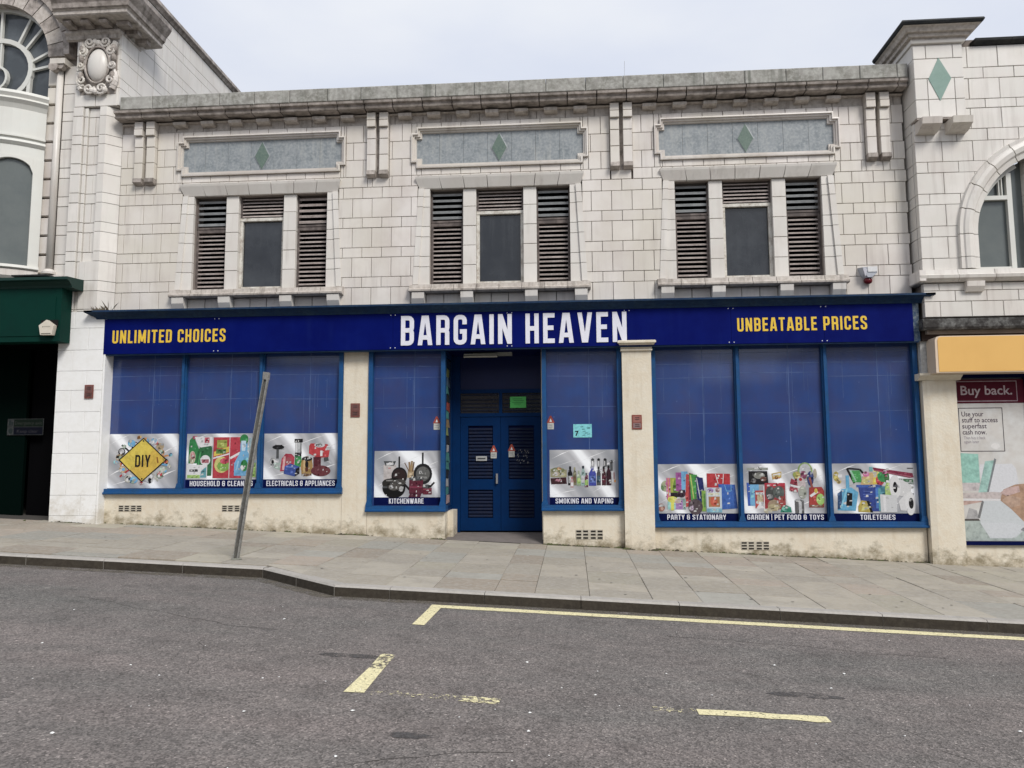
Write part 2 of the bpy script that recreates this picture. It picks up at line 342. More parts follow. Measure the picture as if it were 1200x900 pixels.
def letters(t, x0, x1, z0, z1, y, th, m_, parent, each=None, gap=.15, name='lettering', tilt=0, bold=None):
    h = z1-z0; wn = text_width(t, gap); sxx = (x1-x0)/wn; x = x0; mb = MB()
    for ch in t:
        wdt, st = glyph(ch); n_ = 0
        tmb = MB() if each else mb
        for si, pl in enumerate(st):
            for q in strokes(pl, h, .045 if ch == '|' else bold):
                q = clip(clip(q, lambda p_: p_[1]), lambda p_: 1.0-p_[1]) if ch != '|' else q
                if len(q) < 3: continue
                q = [(x+px*sxx, z0+pz*h) for px, pz in q]; yy = y-.0004*si
                if th: tmb.prism(q, yy-th, y, caps=False)
                else: tmb.flat(q, yy)
                n_ += 1
        if each and n_: tmb.build(each, m_, parent)
        x += (wdt+gap)*sxx
    if not each: return mb.build(name, m_, parent)
def font_text(t, x, z, size, y, m_, parent, name='lettering', extra=.0, width=None, line=1.0):
    cu = bpy.data.curves.new('t', 'FONT'); cu.body = t; cu.size = size; cu.offset = extra; cu.space_line = line; cu.resolution_u = 3
    o = bpy.data.objects.new('t', cu); me = bpy.data.meshes.new_from_object(o); bpy.data.objects.remove(o); bpy.data.curves.remove(cu)
    xs = [v.co.x for v in me.vertices]; f = width/(max(xs)-min(xs)) if width else 1; x_0 = min(xs)
    for v in me.vertices: v.co = ((v.co.x-x_0)*f, 0, v.co.y)
    me.name = name; me.materials.clear(); me.materials.append(m_); me.update()
    return link(name, me, parent, (x, y, z))

# ================================================================ GROUND, ROAD, PAVEMENT
SL = -.0446
def zr(x): return -.10+SL*x                 # road surface
def zp(x, y): return .022+SL*x+(.083)*max(0, min(1, (y+4.6)/4.6))   # pavement surface
def road_mat():
    mt = bpy.data.materials.new('worn_asphalt'); mt.use_nodes = True; t = mt.node_tree; bs = t.nodes['Principled BSDF']; n = t.nodes.new; k = t.links.new
    g = n('ShaderNodeNewGeometry'); bs.inputs['Roughness'].default_value = .85
    def nz_(s, d=3, r_=.6):
        x = n('ShaderNodeTexNoise'); x.inputs['Scale'].default_value = s; x.inputs['Detail'].default_value = d; x.inputs['Roughness'].default_value = r_; k(g.outputs['Position'], x.inputs['Vector']); return x.outputs[0]
    def ramp(v, *st):
        x = n('ShaderNodeValToRGB'); k(v, x.inputs[0]); e = x.color_ramp.elements
        e[0].position, e[0].color = st[0][0], (*st[0][1], 1); e[1].position, e[1].color = st[-1][0], (*st[-1][1], 1)
        for p_, c_ in st[1:-1]: q = e.new(p_); q.color = (*c_, 1)
        return x.outputs[0]
    def mix(f, a, b_, bl='MIX'):
        x = n('ShaderNodeMix'); x.data_type = 'RGBA'; x.blend_type = bl
        (k(f, x.inputs[0]) if hasattr(f, 'links') else setattr(x.inputs[0], 'default_value', f)); k(a, x.inputs[6]); k(b_, x.inputs[7]); return x.outputs[2]
    mpn = n('ShaderNodeMapping'); mpn.inputs['Scale'].default_value = (.22, .85, 1); k(g.outputs['Position'], mpn.inputs[0])
    w1 = n('ShaderNodeTexNoise'); w1.inputs['Scale'].default_value = .9; w1.inputs['Detail'].default_value = 6; w1.inputs['Roughness'].default_value = .62; k(mpn.outputs[0], w1.inputs['Vector'])
    base0 = ramp(w1.outputs[0], (.36, (.128, .125, .117)), (.50, (.146, .135, .127)), (.66, (.168, .149, .140)))
    sp_ = n('ShaderNodeTexNoise'); sp_.inputs['Scale'].default_value = 3.2; sp_.inputs['Detail'].default_value = 7; sp_.inputs['Roughness'].default_value = .7; k(g.outputs['Position'], sp_.inputs['Vector'])
    base = mix(1.0, base0, ramp(sp_.outputs[0], (.28, (.78, .77, .76)), (.45, (1, 1, 1)), (.72, (1.08, 1.07, 1.06))), 'MULTIPLY')
    vo = n('ShaderNodeTexVoronoi'); vo.inputs['Scale'].default_value = 88; k(g.outputs['Position'], vo.inputs['Vector'])
    chips = ramp(vo.outputs['Color'], (0, (.34, .33, .32)), (.5, (.95, .93, .92)), (.88, (1.5, 1.46, 1.44)), (1, (3.0, 2.9, 2.85)))
    c1 = mix(1.0, base, chips, 'MULTIPLY')
    gr = ramp(nz_(22, 5, .75), (.3, (.72, .72, .72)), (.7, (1.28, 1.28, 1.28))); c2 = mix(1.0, c1, gr, 'MULTIPLY')
    pt = ramp(nz_(1.6, 5, .7), (.3, (.86, .86, .86)), (.7, (1.12, 1.12, 1.12))); c3 = mix(1.0, c2, pt, 'MULTIPLY')
    k(c3, bs.inputs['Base Color'])
    bn = n('ShaderNodeBump'); bn.inputs['Strength'].default_value = .7; bn.inputs['Distance'].default_value = .008; k(vo.outputs['Distance'], bn.inputs['Height'])
    b2_ = n('ShaderNodeBump'); b2_.inputs['Strength'].default_value = .5; b2_.inputs['Distance'].default_value = .006; k(nz_(35, 4, .7), b2_.inputs['Height']); k(bn.outputs[0], b2_.inputs['Normal'])
    k(b2_.outputs[0], bs.inputs['Normal']); return mt
ASPH = road_mat()
gm = mat('bare_ground', (.12, .115, .10), .9, n1=(1, .5, (.16, .15, .13)))
mb = MB(); mb.add([(-400, -400, SL*-400-.35), (400, -400, SL*400-.35), (400, 400, SL*400-.35), (-400, 400, SL*-400-.35)], [(0, 1, 2, 3)])
mb.build('ground', gm, kind='structure')
mb = MB(); mb.add([(-60, -18, zr(-60)), (60, -18, zr(60)), (60, -3.0, zr(60)), (-60, -3.0, zr(-60))], [(0, 1, 2, 3)])
road = mb.build('road', ASPH, kind='structure')

# painted markings, 4 mm above the road, worn away where the paint has flaked
def paint_mat(name, thr, ca=(.52, .47, .28), cb=(.78, .71, .43), sc_=28, soft=.015):
    mt = bpy.data.materials.new(name); mt.use_nodes = True; t = mt.node_tree; bs = t.nodes['Principled BSDF']; n = t.nodes.new; k = t.links.new
    g = n('ShaderNodeNewGeometry'); x = n('ShaderNodeTexNoise'); x.inputs['Scale'].default_value = sc_; x.inputs['Detail'].default_value = 8; x.inputs['Roughness'].default_value = .75; k(g.outputs['Position'], x.inputs['Vector'])
    mrn = n('ShaderNodeMapRange'); k(x.outputs[0], mrn.inputs[0]); mrn.inputs[1].default_value = thr-soft; mrn.inputs[2].default_value = thr+soft
    tr = n('ShaderNodeBsdfTransparent'); ms = n('ShaderNodeMixShader'); out = t.nodes['Material Output']
    k(mrn.outputs[0], ms.inputs[0]); k(tr.outputs[0], ms.inputs[1]); k(bs.outputs[0], ms.inputs[2]); k(ms.outputs[0], out.inputs[0])
    y = n('ShaderNodeTexNoise'); y.inputs['Scale'].default_value = 60; k(g.outputs['Position'], y.inputs['Vector'])
    cr = n('ShaderNodeValToRGB'); k(y.outputs[0], cr.inputs[0]); cr.color_ramp.elements[0].position = .3; cr.color_ramp.elements[0].color = (*ca, 1); cr.color_ramp.elements[1].position = .65; cr.color_ramp.elements[1].color = (*cb, 1)
    k(cr.outputs[0], bs.inputs['Base Color']); bs.inputs['Roughness'].default_value = .7; return mt
PY0, PY1, PY2 = paint_mat('yellow_road_paint', .405), paint_mat('worn_yellow_road_paint', .50), paint_mat('faint_yellow_road_paint', .58)
def mark(pts, m_, lab=None):
    b_ = MB(); b_.add([(x, y, zr(x)+.004) for x, y in pts], [tuple(range(len(pts)))]); return b_.build('road_marking', m_, road, label=lab)
def strip(x0, x1, y0, y1, m_, n_=None, lab=None, jag=.012):
    k = n_ or max(2, int((x1-x0)/.09)); a = []; b_ = []
    for i in range(k+1):
        x = x0+(x1-x0)*i/k; a.append((x, y0+random.uniform(-jag, jag))); b_.append((x, y1+random.uniform(-jag, jag)))
    return mark(a+b_[::-1], m_, lab)
strip(-1.545, 20, -4.955, -4.79, PY0, 200, 'long yellow parking line near the kerb', .006)
mark([(-1.55, -5.83), (-1.43, -5.84), (-1.42, -4.96), (-1.54, -4.96)], PY0)
mark([(-1.56, -8.03), (-1.42, -8.02), (-1.435, -7.42), (-1.55, -7.42)], PY0)
mark([(-1.55, -7.415), (-1.435, -7.415), (-1.44, -6.99), (-1.56, -6.98)], PY1)
strip(-1.38, -.78, -8.04, -7.94, PY2); strip(-.775, -.50, -8.07, -7.95, PY1)
strip(.50, .80, -8.0, -7.90, PY2); strip(.805, 1.65, -8.01, -7.895, PY0)
TAR = paint_mat('dark_oil_stain', .50, (.050, .047, .045), (.085, .08, .078), 9, .10)
GRIT = paint_mat('gutter_grit', .50, (.07, .06, .045), (.16, .14, .11), 7, .12)
def blob(cx, cy, rx, ry, m_, z=.003, name='asphalt_patch'):
    pts = []
    for i in range(18):
        a = i*math.tau/18; q = random.uniform(.75, 1.15); pts.append((cx+rx*q*math.cos(a), cy+ry*q*math.sin(a)))
    b_ = MB(); b_.add([(x, y, zr(x)+z) for x, y in pts], [tuple(range(18))]); return b_.build(name, m_, road)
blob(1.66, -7.42, .26, .075, TAR); blob(-1.78, -7.1, .27, .07, TAR); blob(-.95, -8.75, .16, .05, TAR)
def sheet(x0, x1, y0, y1, m_, z, name):
    b_ = MB(); k = 60
    for i in range(k):
        a, c = x0+(x1-x0)*i/k, x0+(x1-x0)*(i+1)/k; b_.add([(a, y0, zr(a)+z), (c, y0, zr(c)+z), (c, y1, zr(c)+z), (a, y1, zr(a)+z)], [(0, 1, 2, 3)])
    return b_.build(name, m_, road)
sheet(-2.6, 12, -4.78, -4.60, GRIT, .0022, 'gutter_grit'); sheet(-14, -3.95, -3.85, -3.63, GRIT, .0022, 'gutter_grit')
b_ = MB(); b_.add([(-3.93, -3.64, zr(-3.93)+.002), (-3.95, -3.86, zr(-3.95)+.002), (-2.78, -4.78, zr(-2.78)+.002), (-2.6, -4.60, zr(-2.6)+.002)], [(0, 1, 2, 3)]); b_.build('gutter_grit', GRIT, road)
CRK = mat('road_crack', (.05, .046, .042), .95)
rc_ = random.Random(21)
for (x, y, dx, dy, n_) in ((-5.2, -5.4, .16, -.05, 16), (.9, -5.7, .17, -.02, 14), (2.4, -9.3, -.05, .14, 12), (-1.5, -9.4, .12, .06, 9), (-3.2, -6.6, .05, -.12, 10)):
    b_ = MB()
    for i in range(n_):
        nx, ny = x+dx+rc_.uniform(-.06, .06), y+dy+rc_.uniform(-.05, .05); t_ = .0035*rc_.uniform(.5, 1.3)
        b_.add([(x, y-t_, zr(x)+.0016), (nx, ny-t_, zr(nx)+.0016), (nx, ny+t_, zr(nx)+.0016), (x, y+t_, zr(x)+.0016)], [(0, 1, 2, 3)]); x, y = nx, ny
    b_.build('crack', CRK, road)

# litter specks
LIT = mat('white_litter', (.75, .75, .73), .6)
mb = MB()
sp = [(-2.77, -5.93), (-4.81, -6.05), (-3.24, -7.73), (-2.91, -7.93), (-2.03, -8.54), (-2.2, -7.84), (-2.1, -7.79), (-1.75, -7.82), (-2.88, -9.09), (-1.27, -9.13), (-.38, -6.98), (.14, -7.74), (-.29, -8.21), (-.34, -9.02), (-.28, -8.55), (.71, -7.06), (2.03, -8.18), (2.84, -7.94), (1.65, -6.59), (1.91, -7.19), (2.16, -6.73), (.97, -7.56), (-1.39, -8.4), (.18, -7.11), (3.06, -5.33), (-4.24, -7.29)]
sp += [(random.uniform(-5, 4.5), random.uniform(-9.8, -5.1)) for _ in range(60)]
for i, (x, y) in enumerate(sp):
    s_ = random.uniform(.007, .016) if i < 26 else random.uniform(.003, .008); a = random.random()*3; z = zr(x)+.003
    vs = [(x+s_*math.cos(a+j*1.26)*random.uniform(.6, 1.2), y+s_*math.sin(a+j*1.26)*random.uniform(.6, 1.2), z+s_*.3*random.random()) for j in range(5)]+[(x, y, z+s_*.6)]
    mb.add(vs, [(j, (j+1) % 5, 5) for j in range(5)])
mb.build('litter_specks', LIT, label='tiny white litter and chipping specks scattered over the asphalt', cat='litter', kind='stuff')

# kerb line
def kerb_y(x):
    if x <= -3.93: return -3.63
    if x <= -2.70: return -3.63+(x+3.93)/1.23*-.97
    return -4.60
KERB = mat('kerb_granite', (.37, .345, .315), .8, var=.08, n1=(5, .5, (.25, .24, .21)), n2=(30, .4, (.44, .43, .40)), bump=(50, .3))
KFACE = mat('dark_kerb_face', (.045, .037, .028), .95, n1=(6, .6, (.03, .025, .02)), n2=(20, .4, (.09, .08, .06)), bump=(40, .4))  # front face coloured near-black brown, much darker than the kerb top
pav_base = MB()
MPAV = mat('pavement_joint_sand', (.075, .068, .055), .95, n1=(4, .5, (.07, .085, .05)))
xs = [-40]+[-12+i*.5 for i in range(0, 17)]+[-3.93, -2.70]+[-2.5+i*.5 for i in range(0, 26)]+[40]
for a, b_ in zip(xs[:-1], xs[1:]):
    vs = []
    for x in (a, b_): vs += [(x, kerb_y(x)+.1, zp(x, kerb_y(x))-.03), (x, .3, zp(x, 0)-.025), (x, kerb_y(x)+.1, zp(x, 0)-.35)]
    pav_base.add(vs, [(0, 3, 4, 1), (0, 2, 5, 3)])
pav = pav_base.build('pavement', MPAV, kind='structure')
kb = thing('kerb', None, None, (0, -4.6, -.1)); tag(kb, kind='structure')
def kstone(x0, y0, x1, y1):
    d = Vector((x1-x0, y1-y0, 0)); d.normalize(); n_ = Vector((-d.y, d.x, 0)); g = .0035
    b_ = MB(); pts = [(x0+d.x*g, y0+d.y*g), (x1-d.x*g, y1-d.y*g)]
    c = .02; off = [0, .0, c, .155, .155]; dz = [-.02, 0, 0, 0, 0]
    prof_ = [(0, -.25, 0), (0.0, .122-c, 0), (c, .122, 0), (.155, .125, 0), (.155, -.25, 0)]
    vs = []
    for (x, y) in pts:
        for o_, z_, _ in prof_: vs.append((x+n_.x*o_, y+n_.y*o_, zr(x)+z_))
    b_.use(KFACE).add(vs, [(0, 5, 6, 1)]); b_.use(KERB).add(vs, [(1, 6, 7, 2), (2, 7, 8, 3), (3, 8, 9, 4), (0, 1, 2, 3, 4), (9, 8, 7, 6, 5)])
    b_.build('kerb_stone', None, kb)
x = -20.0
L1 = [-3.93-i*1.06 for i in range(0, 12)][::-1]
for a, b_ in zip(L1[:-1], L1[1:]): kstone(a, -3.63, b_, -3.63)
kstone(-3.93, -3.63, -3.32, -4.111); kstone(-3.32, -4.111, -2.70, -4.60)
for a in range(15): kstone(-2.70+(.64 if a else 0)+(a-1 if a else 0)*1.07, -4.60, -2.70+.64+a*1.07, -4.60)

# paving slabs: courses run from the building to the kerb
PVH = [(.345, .312, .252), (.33, .298, .242), (.35, .322, .255), (.33, .278, .225), (.335, .305, .252), (.355, .325, .268), (.295, .252, .20), (.305, .298, .262)]
SLAB = mat('paving_slab', (.3, .3, .3), .8, var=.15, hue=PVH, n1=(3, .6, (.24, .22, .185)), n2=(18, .5, (.40, .375, .335)), bump=(60, .35))
rnd = random.Random(11)
x = -11.2; MOSS = None
while x < 9.5:
    wd = rnd.choice([.46, .55, .62, .62, .70]) if x > -4 else rnd.choice([.62, .78, .92])
    y = .02-rnd.uniform(0, .0)
    first = True
    while True:
        ye = kerb_y(x+wd/2)+.165
        dl = rnd.choice([.45, .6, .76, .9, 1.0]) if not first else rnd.uniform(.3, .8)
        first = False
        y2 = y-dl
        if y2-ye < .25: y2 = None
        g = .004; gx0, gx1 = x+g*.55, x+wd-g*.55; yt = y-g*2.4
        ya, yb = (y2+g*2.4, y2+g*2.4) if y2 is not None else (kerb_y(gx0)+.162, kerb_y(gx1)+.162)
        t = rnd.uniform(-.005, .005)
        def zz(X, Y): return zp(X, Y)+t
        c = .004
        b_ = MB()
        tp = [(gx0+c, ya+c, zz(gx0, ya)), (gx1-c, yb+c, zz(gx1, yb)), (gx1-c, yt-c, zz(gx1, yt)), (gx0+c, yt-c, zz(gx0, yt))]
        rm = [(gx0, ya, zz(gx0, ya)-c), (gx1, yb, zz(gx1, yb)-c), (gx1, yt, zz(gx1, yt)-c), (gx0, yt, zz(gx0, yt)-c)]
        bt = [(p_[0], p_[1], p_[2]-.02) for p_ in rm]
        b_.add(tp+rm+bt, [(0, 1, 2, 3)]+[(4+i, 4+(i+1) % 4, (i+1) % 4, i) for i in range(4)]+[(8+i, 8+(i+1) % 4, 4+(i+1) % 4, 4+i) for i in range(4)])
        b_.build('slab', SLAB, pav)
        if y2 is None: break
        y = y2
    x += wd

# far side of the street (unseen behind the camera; terrace added to block horizon reflections in the glass)
mb = MB(); mb.add([(-60, -30, zr(-60)+.12), (60, -30, zr(60)+.12), (60, -16.4, zr(60)+.11), (-60, -16.4, zr(-60)+.11), (-60, -16.4, zr(-60)-.02), (60, -16.4, zr(60)-.02)], [(0, 1, 2, 3), (3, 2, 5, 4)])
mb.build('far_pavement', SLAB, kind='structure')
op = thing('unseen_terrace', 'long pale rendered building added unseen across the road, mirrored in the shop glass', 'building', (0, -20, -.3))
fr_ = mat('pale_render_far', (.60, .58, .54), .8, n1=(1, .4, (.50, .47, .43))); br_ = mat('brown_brick_far', (.26, .17, .12), .8)
for i, (xa, xb, hh) in enumerate(((-34, -17, 7.4), (-17, -9.2, 5.6), (-9.2, -2, 7.0), (-2, 5.2, 6.6), (5.2, 11.5, 4.6), (11.5, 34, 6.9))):  # heights stepped so gaps of sky reflect in the panes
    MB().box(xa, xb, -30, -19.2, -2.5, hh).build('wall', fr_ if i % 2 else br_, op); MB().box(xa-.05, xb+.05, -30.2, -18.95, hh, hh+.22).build('roof', BLACKL, op)
for i in range(16):
    x = -32+i*4.2; MB().box(x, x+1.25, -19.22, -19.18, 3.6, 4.5 if 5 < x < 12 else 5.4).build('window', GLASS, op); MB().box(x-.1, x+1.35, -19.2, -19.14, 3.47, 3.59).build('window_sill', WJOIN, op)
    MB().box(x-1, x+2.4, -19.23, -19.17, .6, 2.7).build('shop_front', GLASS, op); MB().box(x-1, x+2.4, -19.2, -19.05, 2.75, 3.35).build('fascia_board', [NAVY, MAROON, PAINTW, GRN][i % 4], op)

mb = MB(); rg = random.Random(4)
for i in range(150):
    x = rg.uniform(-9, 7.5); y = rg.uniform(-4.3, -.15)
    if y < kerb_y(x)+.2: continue
    r_ = rg.uniform(.010, .024); z = zp(x, y)+.0055
    mb.use(mat('old_gum_dark', (.13, .12, .105), .8) if rg.random() < .6 else mat('old_gum_pale', (.50, .48, .44), .7)).add([(x+r_*math.cos(j*1.047)*rg.uniform(.7, 1.1), y+r_*math.sin(j*1.047)*rg.uniform(.7, 1.1), z) for j in range(6)], [tuple(range(6))])
mb.build('chewing_gum', None, label='old chewing gum spots trodden into the paving slabs', cat='gum', kind='stuff')
MOS = [mat('wall_moss', (.06, .075, .025), .95, n1=(30, .8, (.10, .09, .05))), mat('wall_foot_dirt', (.07, .06, .042), .95)]
mb = MB()
for i in range(1700):
    c0, w0 = rg.choice([(-8.9, .3), (-6.5, 1.9), (-3.8, .3), (-2.3, .12), (-.35, .22), (.3, .5), (.88, .1), (1.4, .1), (3.2, 1.7), (4.6, 1.0), (5.8, .2)])
    x = c0+rg.gauss(0, w0*.5)
    if -2.2 < x < -.5 or x > 6.3: continue
    y = -.005 if not (.86 < x < 1.39) else -.125
    if x < -8.4: y = -.207
    h = rg.uniform(.003, .016)*(1.8 if rg.random() < .1 else 1); z = zp(x, y)+.002
    mb.use(MOS[rg.random() < .45]).add([(x-h*1.6, y-.02, z), (x+h*1.6, y-.025, z), (x+h*.7, y-.002, z+h), (x-h*.6, y-.004, z+h*.8)], [(0, 1, 2, 3)])
mb.build('wall_foot_moss', None, label='thin moss and dirt gathered along the foot of the cream wall', cat='moss', kind='stuff')

# ================================================================ SHOP BUILDING (centre)
shop = thing('shop_building', 'low two storey cream faience building with blue shopfront between two taller ornate buildings', 'building', (-1.2, 6, .1))
WIN = [-5.66, -1.24, 3.13]; XL, XR = -8.36, 5.82
# wall core behind the blocks, with the window openings left open
mb = MB(); edges = [XL]
for c in WIN: edges += [c-1.26, c+1.26]
edges += [XR]
for i in range(0, len(edges), 2): mb.box(edges[i], edges[i+1], .09, .40, 4.685, 6.46)
mb.box(XL, XR, .09, .40, 6.46, 8.02); mb.box(XL, XR, .09, .40, 3.5, 4.68)
MB().box(XL, XR, 9.8, 10.1, 0, 8.0).build('rear_wall', MORT, shop); MB().box(XL+.02, XR-.02, .42, 9.8, 7.75, 7.85).build('flat_roof', BLACKL, shop)
mb.build('wall_core', MORT, shop)
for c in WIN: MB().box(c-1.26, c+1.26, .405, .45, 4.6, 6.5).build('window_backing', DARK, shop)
CZ = [4.27, 4.66, 4.85, 5.21, 5.395, 5.76, 5.95, 6.31, 6.517, 6.715, 7.035, 7.366, 7.70]
ODD = [0, 1, 0, 1, 0, 1, 0, 1, 1, 0, 1, 0]; ODD = [0, 1, 0, 1, 0, 1, 0, 1, 0, 1, 0, 1]
holes = []
for c in WIN:
    holes += [(c-1.48, c+1.48, 4.2, 6.675), (c-1.505, c+1.505, 6.832, 7.603), (c-1.603, c+1.603, 6.945, 7.49)]
for bx in (-7.86, -3.45, .945, 5.355): holes += [(bx-.2, bx+.2, 6.69, 7.71)]
field(shop, XL, XR, CZ, 0.0, holes, FAI, offs=(.40, .583), odd=ODD)
# frieze course and dentils
x = XL
while x < XR-.1:
    block('frieze_block', shop, x+G/2, min(x+.52, XR)-G/2, 7.706, 7.93, .03, .12, STAIN); x += .52
for bay in ((-7.45, -3.7), (-3.2, .7), (1.2, 5.1)):
    n_ = int((bay[1]-bay[0])/.53)
    for i in range(n_+1):
        cx = bay[0]+.25+i*.53
        if cx > bay[1]: break
        MB().prof([(.03, 7.775), (-.06, 7.78), (-.11, 7.80), (-.12, 7.85), (.03, 7.855)][::-1], cx-.12, cx+.12).build('dentil', STAIN, shop)
# cornice stones
x = XL-.02; k = 0
CP = [(.1, 7.93), (-.02, 7.93), (-.04, 7.905), (-.19, 7.90), (-.25, 7.90), (-.265, 7.93), (-.235, 7.942), (-.25, 7.972), (-.30, 7.985), (-.31, 8.022), (.1, 8.04)]
while x < XR-.1:
    L_ = random.choice([.52, .50, .54]); x2 = min(x+L_, XR)
    MB().prof(CP[::-1], x+.010, x2-.010).build('cornice_stone', CORN, shop); x = x2
MB().box(XL, XR, -.15, .1, 7.935, 8.02).build('cornice_bedding', MORT, shop)
MB().prof([(.1, 7.857), (-.01, 7.857), (-.04, 7.875), (.1, 7.88)][::-1], XL, XR).build('bed_moulding', STAIN, shop)
# parapet stones
x = XL+.1
while x < XR-.1:
    L_ = random.choice([.62, .66, .7]); x2 = min(x+L_, XR)
    block('parapet_stone', shop, x+.003, x2-.003, 8.045, 8.295, -.29, .35, PARA, c=.012); x = x2
# consoles in pairs
for bx in (-7.86, -3.45, .945, 5.355):
    br = thing('bracket', None, None, (bx, 0, 6.68)); br.parent = shop; br.location = Vector((bx, 0, 6.68))-WL[shop]
    MB().box(bx-.2, bx+.2, .02, .095, 6.68, 7.87).build('backing', CORN, br)
    for s_ in (-1, 1):
        a, b_ = (bx-.195, bx-.035) if s_ < 0 else (bx+.035, bx+.195)
        for z0, z1, yf in ((6.80, 7.09, -.09), (7.10, 7.39, -.09), (7.40, 7.60, -.095), (7.61, 7.73, -.14), (7.74, 7.875, -.135)):
            block('console_stone', br, a, b_, z0, z1, yf, .05, FAI)
        MB().prof([(.05, 6.68), (-.04, 6.685), (-.12, 6.72), (-.115, 6.795), (.05, 6.795)][::-1], a, b_).build('console_foot', CORN, br)
# windows
def ring(mb_, o0, o1):      # loft between two loops [(x,y,z)]
    k = len(o0); mb_.add(o0+o1, [(i, (i+1) % k, k+(i+1) % k, k+i) for i in range(k)])
def notched(c, hx, z0, z1, n=.10, m_=.11):
    return [(c-hx+n, z0), (c+hx-n, z0), (c+hx-n, z0+m_), (c+hx, z0+m_), (c+hx, z1-m_), (c+hx-n, z1-m_), (c+hx-n, z1), (c-hx+n, z1), (c-hx+n, z1-m_), (c-hx, z1-m_), (c-hx, z0+m_), (c-hx+n, z0+m_)]
for wi, c in enumerate(WIN):
    # lintel voussoirs
    n_ = 7; a, b_ = c-1.46, c+1.46
    for i in range(n_):
        x0, x1 = a+(b_-a)*i/n_+.006, a+(b_-a)*(i+1)/n_-.006; sk0, sk1 = (i-3.5)*.018, (i-2.5)*.018
        yzp = [(.20, 6.465), (.02, 6.465), (-.05, 6.63), (-.06, 6.67), (.20, 6.67)]
        q = MB(); k = len(yzp)
        vs = [(x0+(sk0 if z > 6.5 else 0), y, z) for y, z in yzp]+[(x1+(sk1 if z > 6.5 else 0), y, z) for y, z in yzp]
        q.add(vs, [tuple(range(k))[::-1], tuple(range(k, 2*k))]+[(i_, k+i_, k+(i_+1) % k, (i_+1) % k) for i_ in range(k)])
        q.build('lintel_stone', FAIW, shop)
    # flared jambs
    jz = [4.69, 5.02, 5.21, 5.57, 5.76, 6.12, 6.31, 6.462]
    for s_ in (-1, 1):
        for i in range(7):
            z0, z1 = jz[i]+.005, jz[i+1]-.005
            o0, o1 = 1.56-.095*(z0-4.69)/1.77, 1.56-.095*(z1-4.69)/1.77
            q = MB()
            pl = [(c+s_*1.262, z0), (c+s_*(o0-.10), z0), (c+s_*(o1-.10), z1), (c+s_*1.262, z1)]; q.prism(pl, .02, .3)
            pl = [(c+s_*(o0-.10), z0), (c+s_*o0, z0), (c+s_*o1, z1), (c+s_*(o1-.10), z1)]; q.prism(pl, -.012, .12)
            q.build('jamb_stone', FAIW, shop)
    # mullions
    for mx_ in (-.545, .545):
        for i, (z0, z1) in enumerate(((4.69, 5.05), (5.05, 5.41), (5.41, 5.77), (5.77, 6.13), (6.13, 6.46))):
            block('mullion_stone', shop, c+mx_-.118, c+mx_+.118, z0+.004, z1-.004, .07, .33, FAIW)
    # sill and corbels
    for i in range(8):
        x0, x1 = c-1.61+i*.4025, c-1.61+(i+1)*.4025
        MB().prof([(.3, 4.545), (-.09, 4.53), (-.14, 4.545), (-.145, 4.575), (-.10, 4.60), (-.09, 4.67), (.0, 4.688), (.3, 4.70)][::-1], x0+.004, x1-.004).build('sill_stone', STAIN, shop)
    for q in (-1.44, -.57, .57, 1.44):
        MB().prof([(.1, 4.30), (-.04, 4.30), (-.11, 4.42), (-.12, 4.528), (.1, 4.528)][::-1], c+q-.11, c+q+.11).build('corbel', FAIW, shop)
    for (q0, q1) in ((-1.33, -.68), (-.46, .46), (.68, 1.33)):
        k = 2 if q1-q0 < .8 else 3
        for i in range(k): block('apron_block', shop, c+q0+(q1-q0)*i/k+.006, c+q0+(q1-q0)*(i+1)/k-.006, 4.28, 4.525, .06, .12, FAI)
    # side louvres
    for s_ in (-1, 1):
        x0, x1 = (c-1.255, c-.668) if s_ < 0 else (c+.668, c+1.255)
        lv = MB(); f = .035
        lv.box(x0, x0+f, .16, .24, 4.70, 5.86); lv.box(x1-f, x1, .16, .24, 4.70, 5.86); lv.box(x0+f, x1-f, .165, .24, 4.70, 4.74); lv.box(x0+f, x1-f, .165, .24, 5.80, 5.86)
        fr = lv.build('louvre_frame', BRNF, shop)
        for i in range(13):
            z = 4.775+i*.0795; t = random.uniform(-.004, .004)
            MB().prof([(.172, z-.006+t), (.168, z+.017+t), (.225, z+.040), (.225, z+.028)], x0+f, x1-f).build('slat', SLAT, fr)
        lv = MB(); lv.box(x0, x0+.02, .15, .24, 5.865, 6.46); lv.box(x1-.02, x1, .15, .24, 5.865, 6.46); lv.box(x0+.02, x1-.02, .155, .24, 5.865, 5.90)
        fr = lv.build('louvre_frame', BRNF, shop)
        for i in range(5):
            z = 5.945+i*.108
            MB().prof([(.165, z-.016), (.155, z+.022), (.215, z+.050), (.215, z+.038)], x0+.02, x1-.02).build('slat', SLATG if not (wi == 0 and s_ > 0) else SLAT, fr)
    # centre light
    x0, x1 = c-.423, c+.423; wn_ = MB(); t = .05
    wn_.box(x0, x0+t, .16, .24, 4.71, 6.0); wn_.box(x1-t, x1, .16, .24, 4.71, 6.0); wn_.box(x0+t, x1-t, .163, .24, 4.71, 4.76); wn_.box(x0, x1, .15, .24, 6.0, 6.055)
    wd_ = wn_.build('window', TIMB, shop)
    MB().box(x0+t, x1-t, .215, .225, 4.76, 5.998).build('pane', GLASS, wd_)
    lv = MB(); lv.box(x0, x0+.03, .16, .24, 6.058, 6.46); lv.box(x1-.03, x1, .16, .24, 6.058, 6.46)
    fr = lv.build('louvre_frame', BRNF, shop)
    for i in range(6):
        z = 6.09+i*.064
        MB().prof([(.17, z-.010), (.17, z+.010), (.225, z+.040), (.225, z+.028)], x0+.03, x1-.03).build('slat', SLAT, fr)
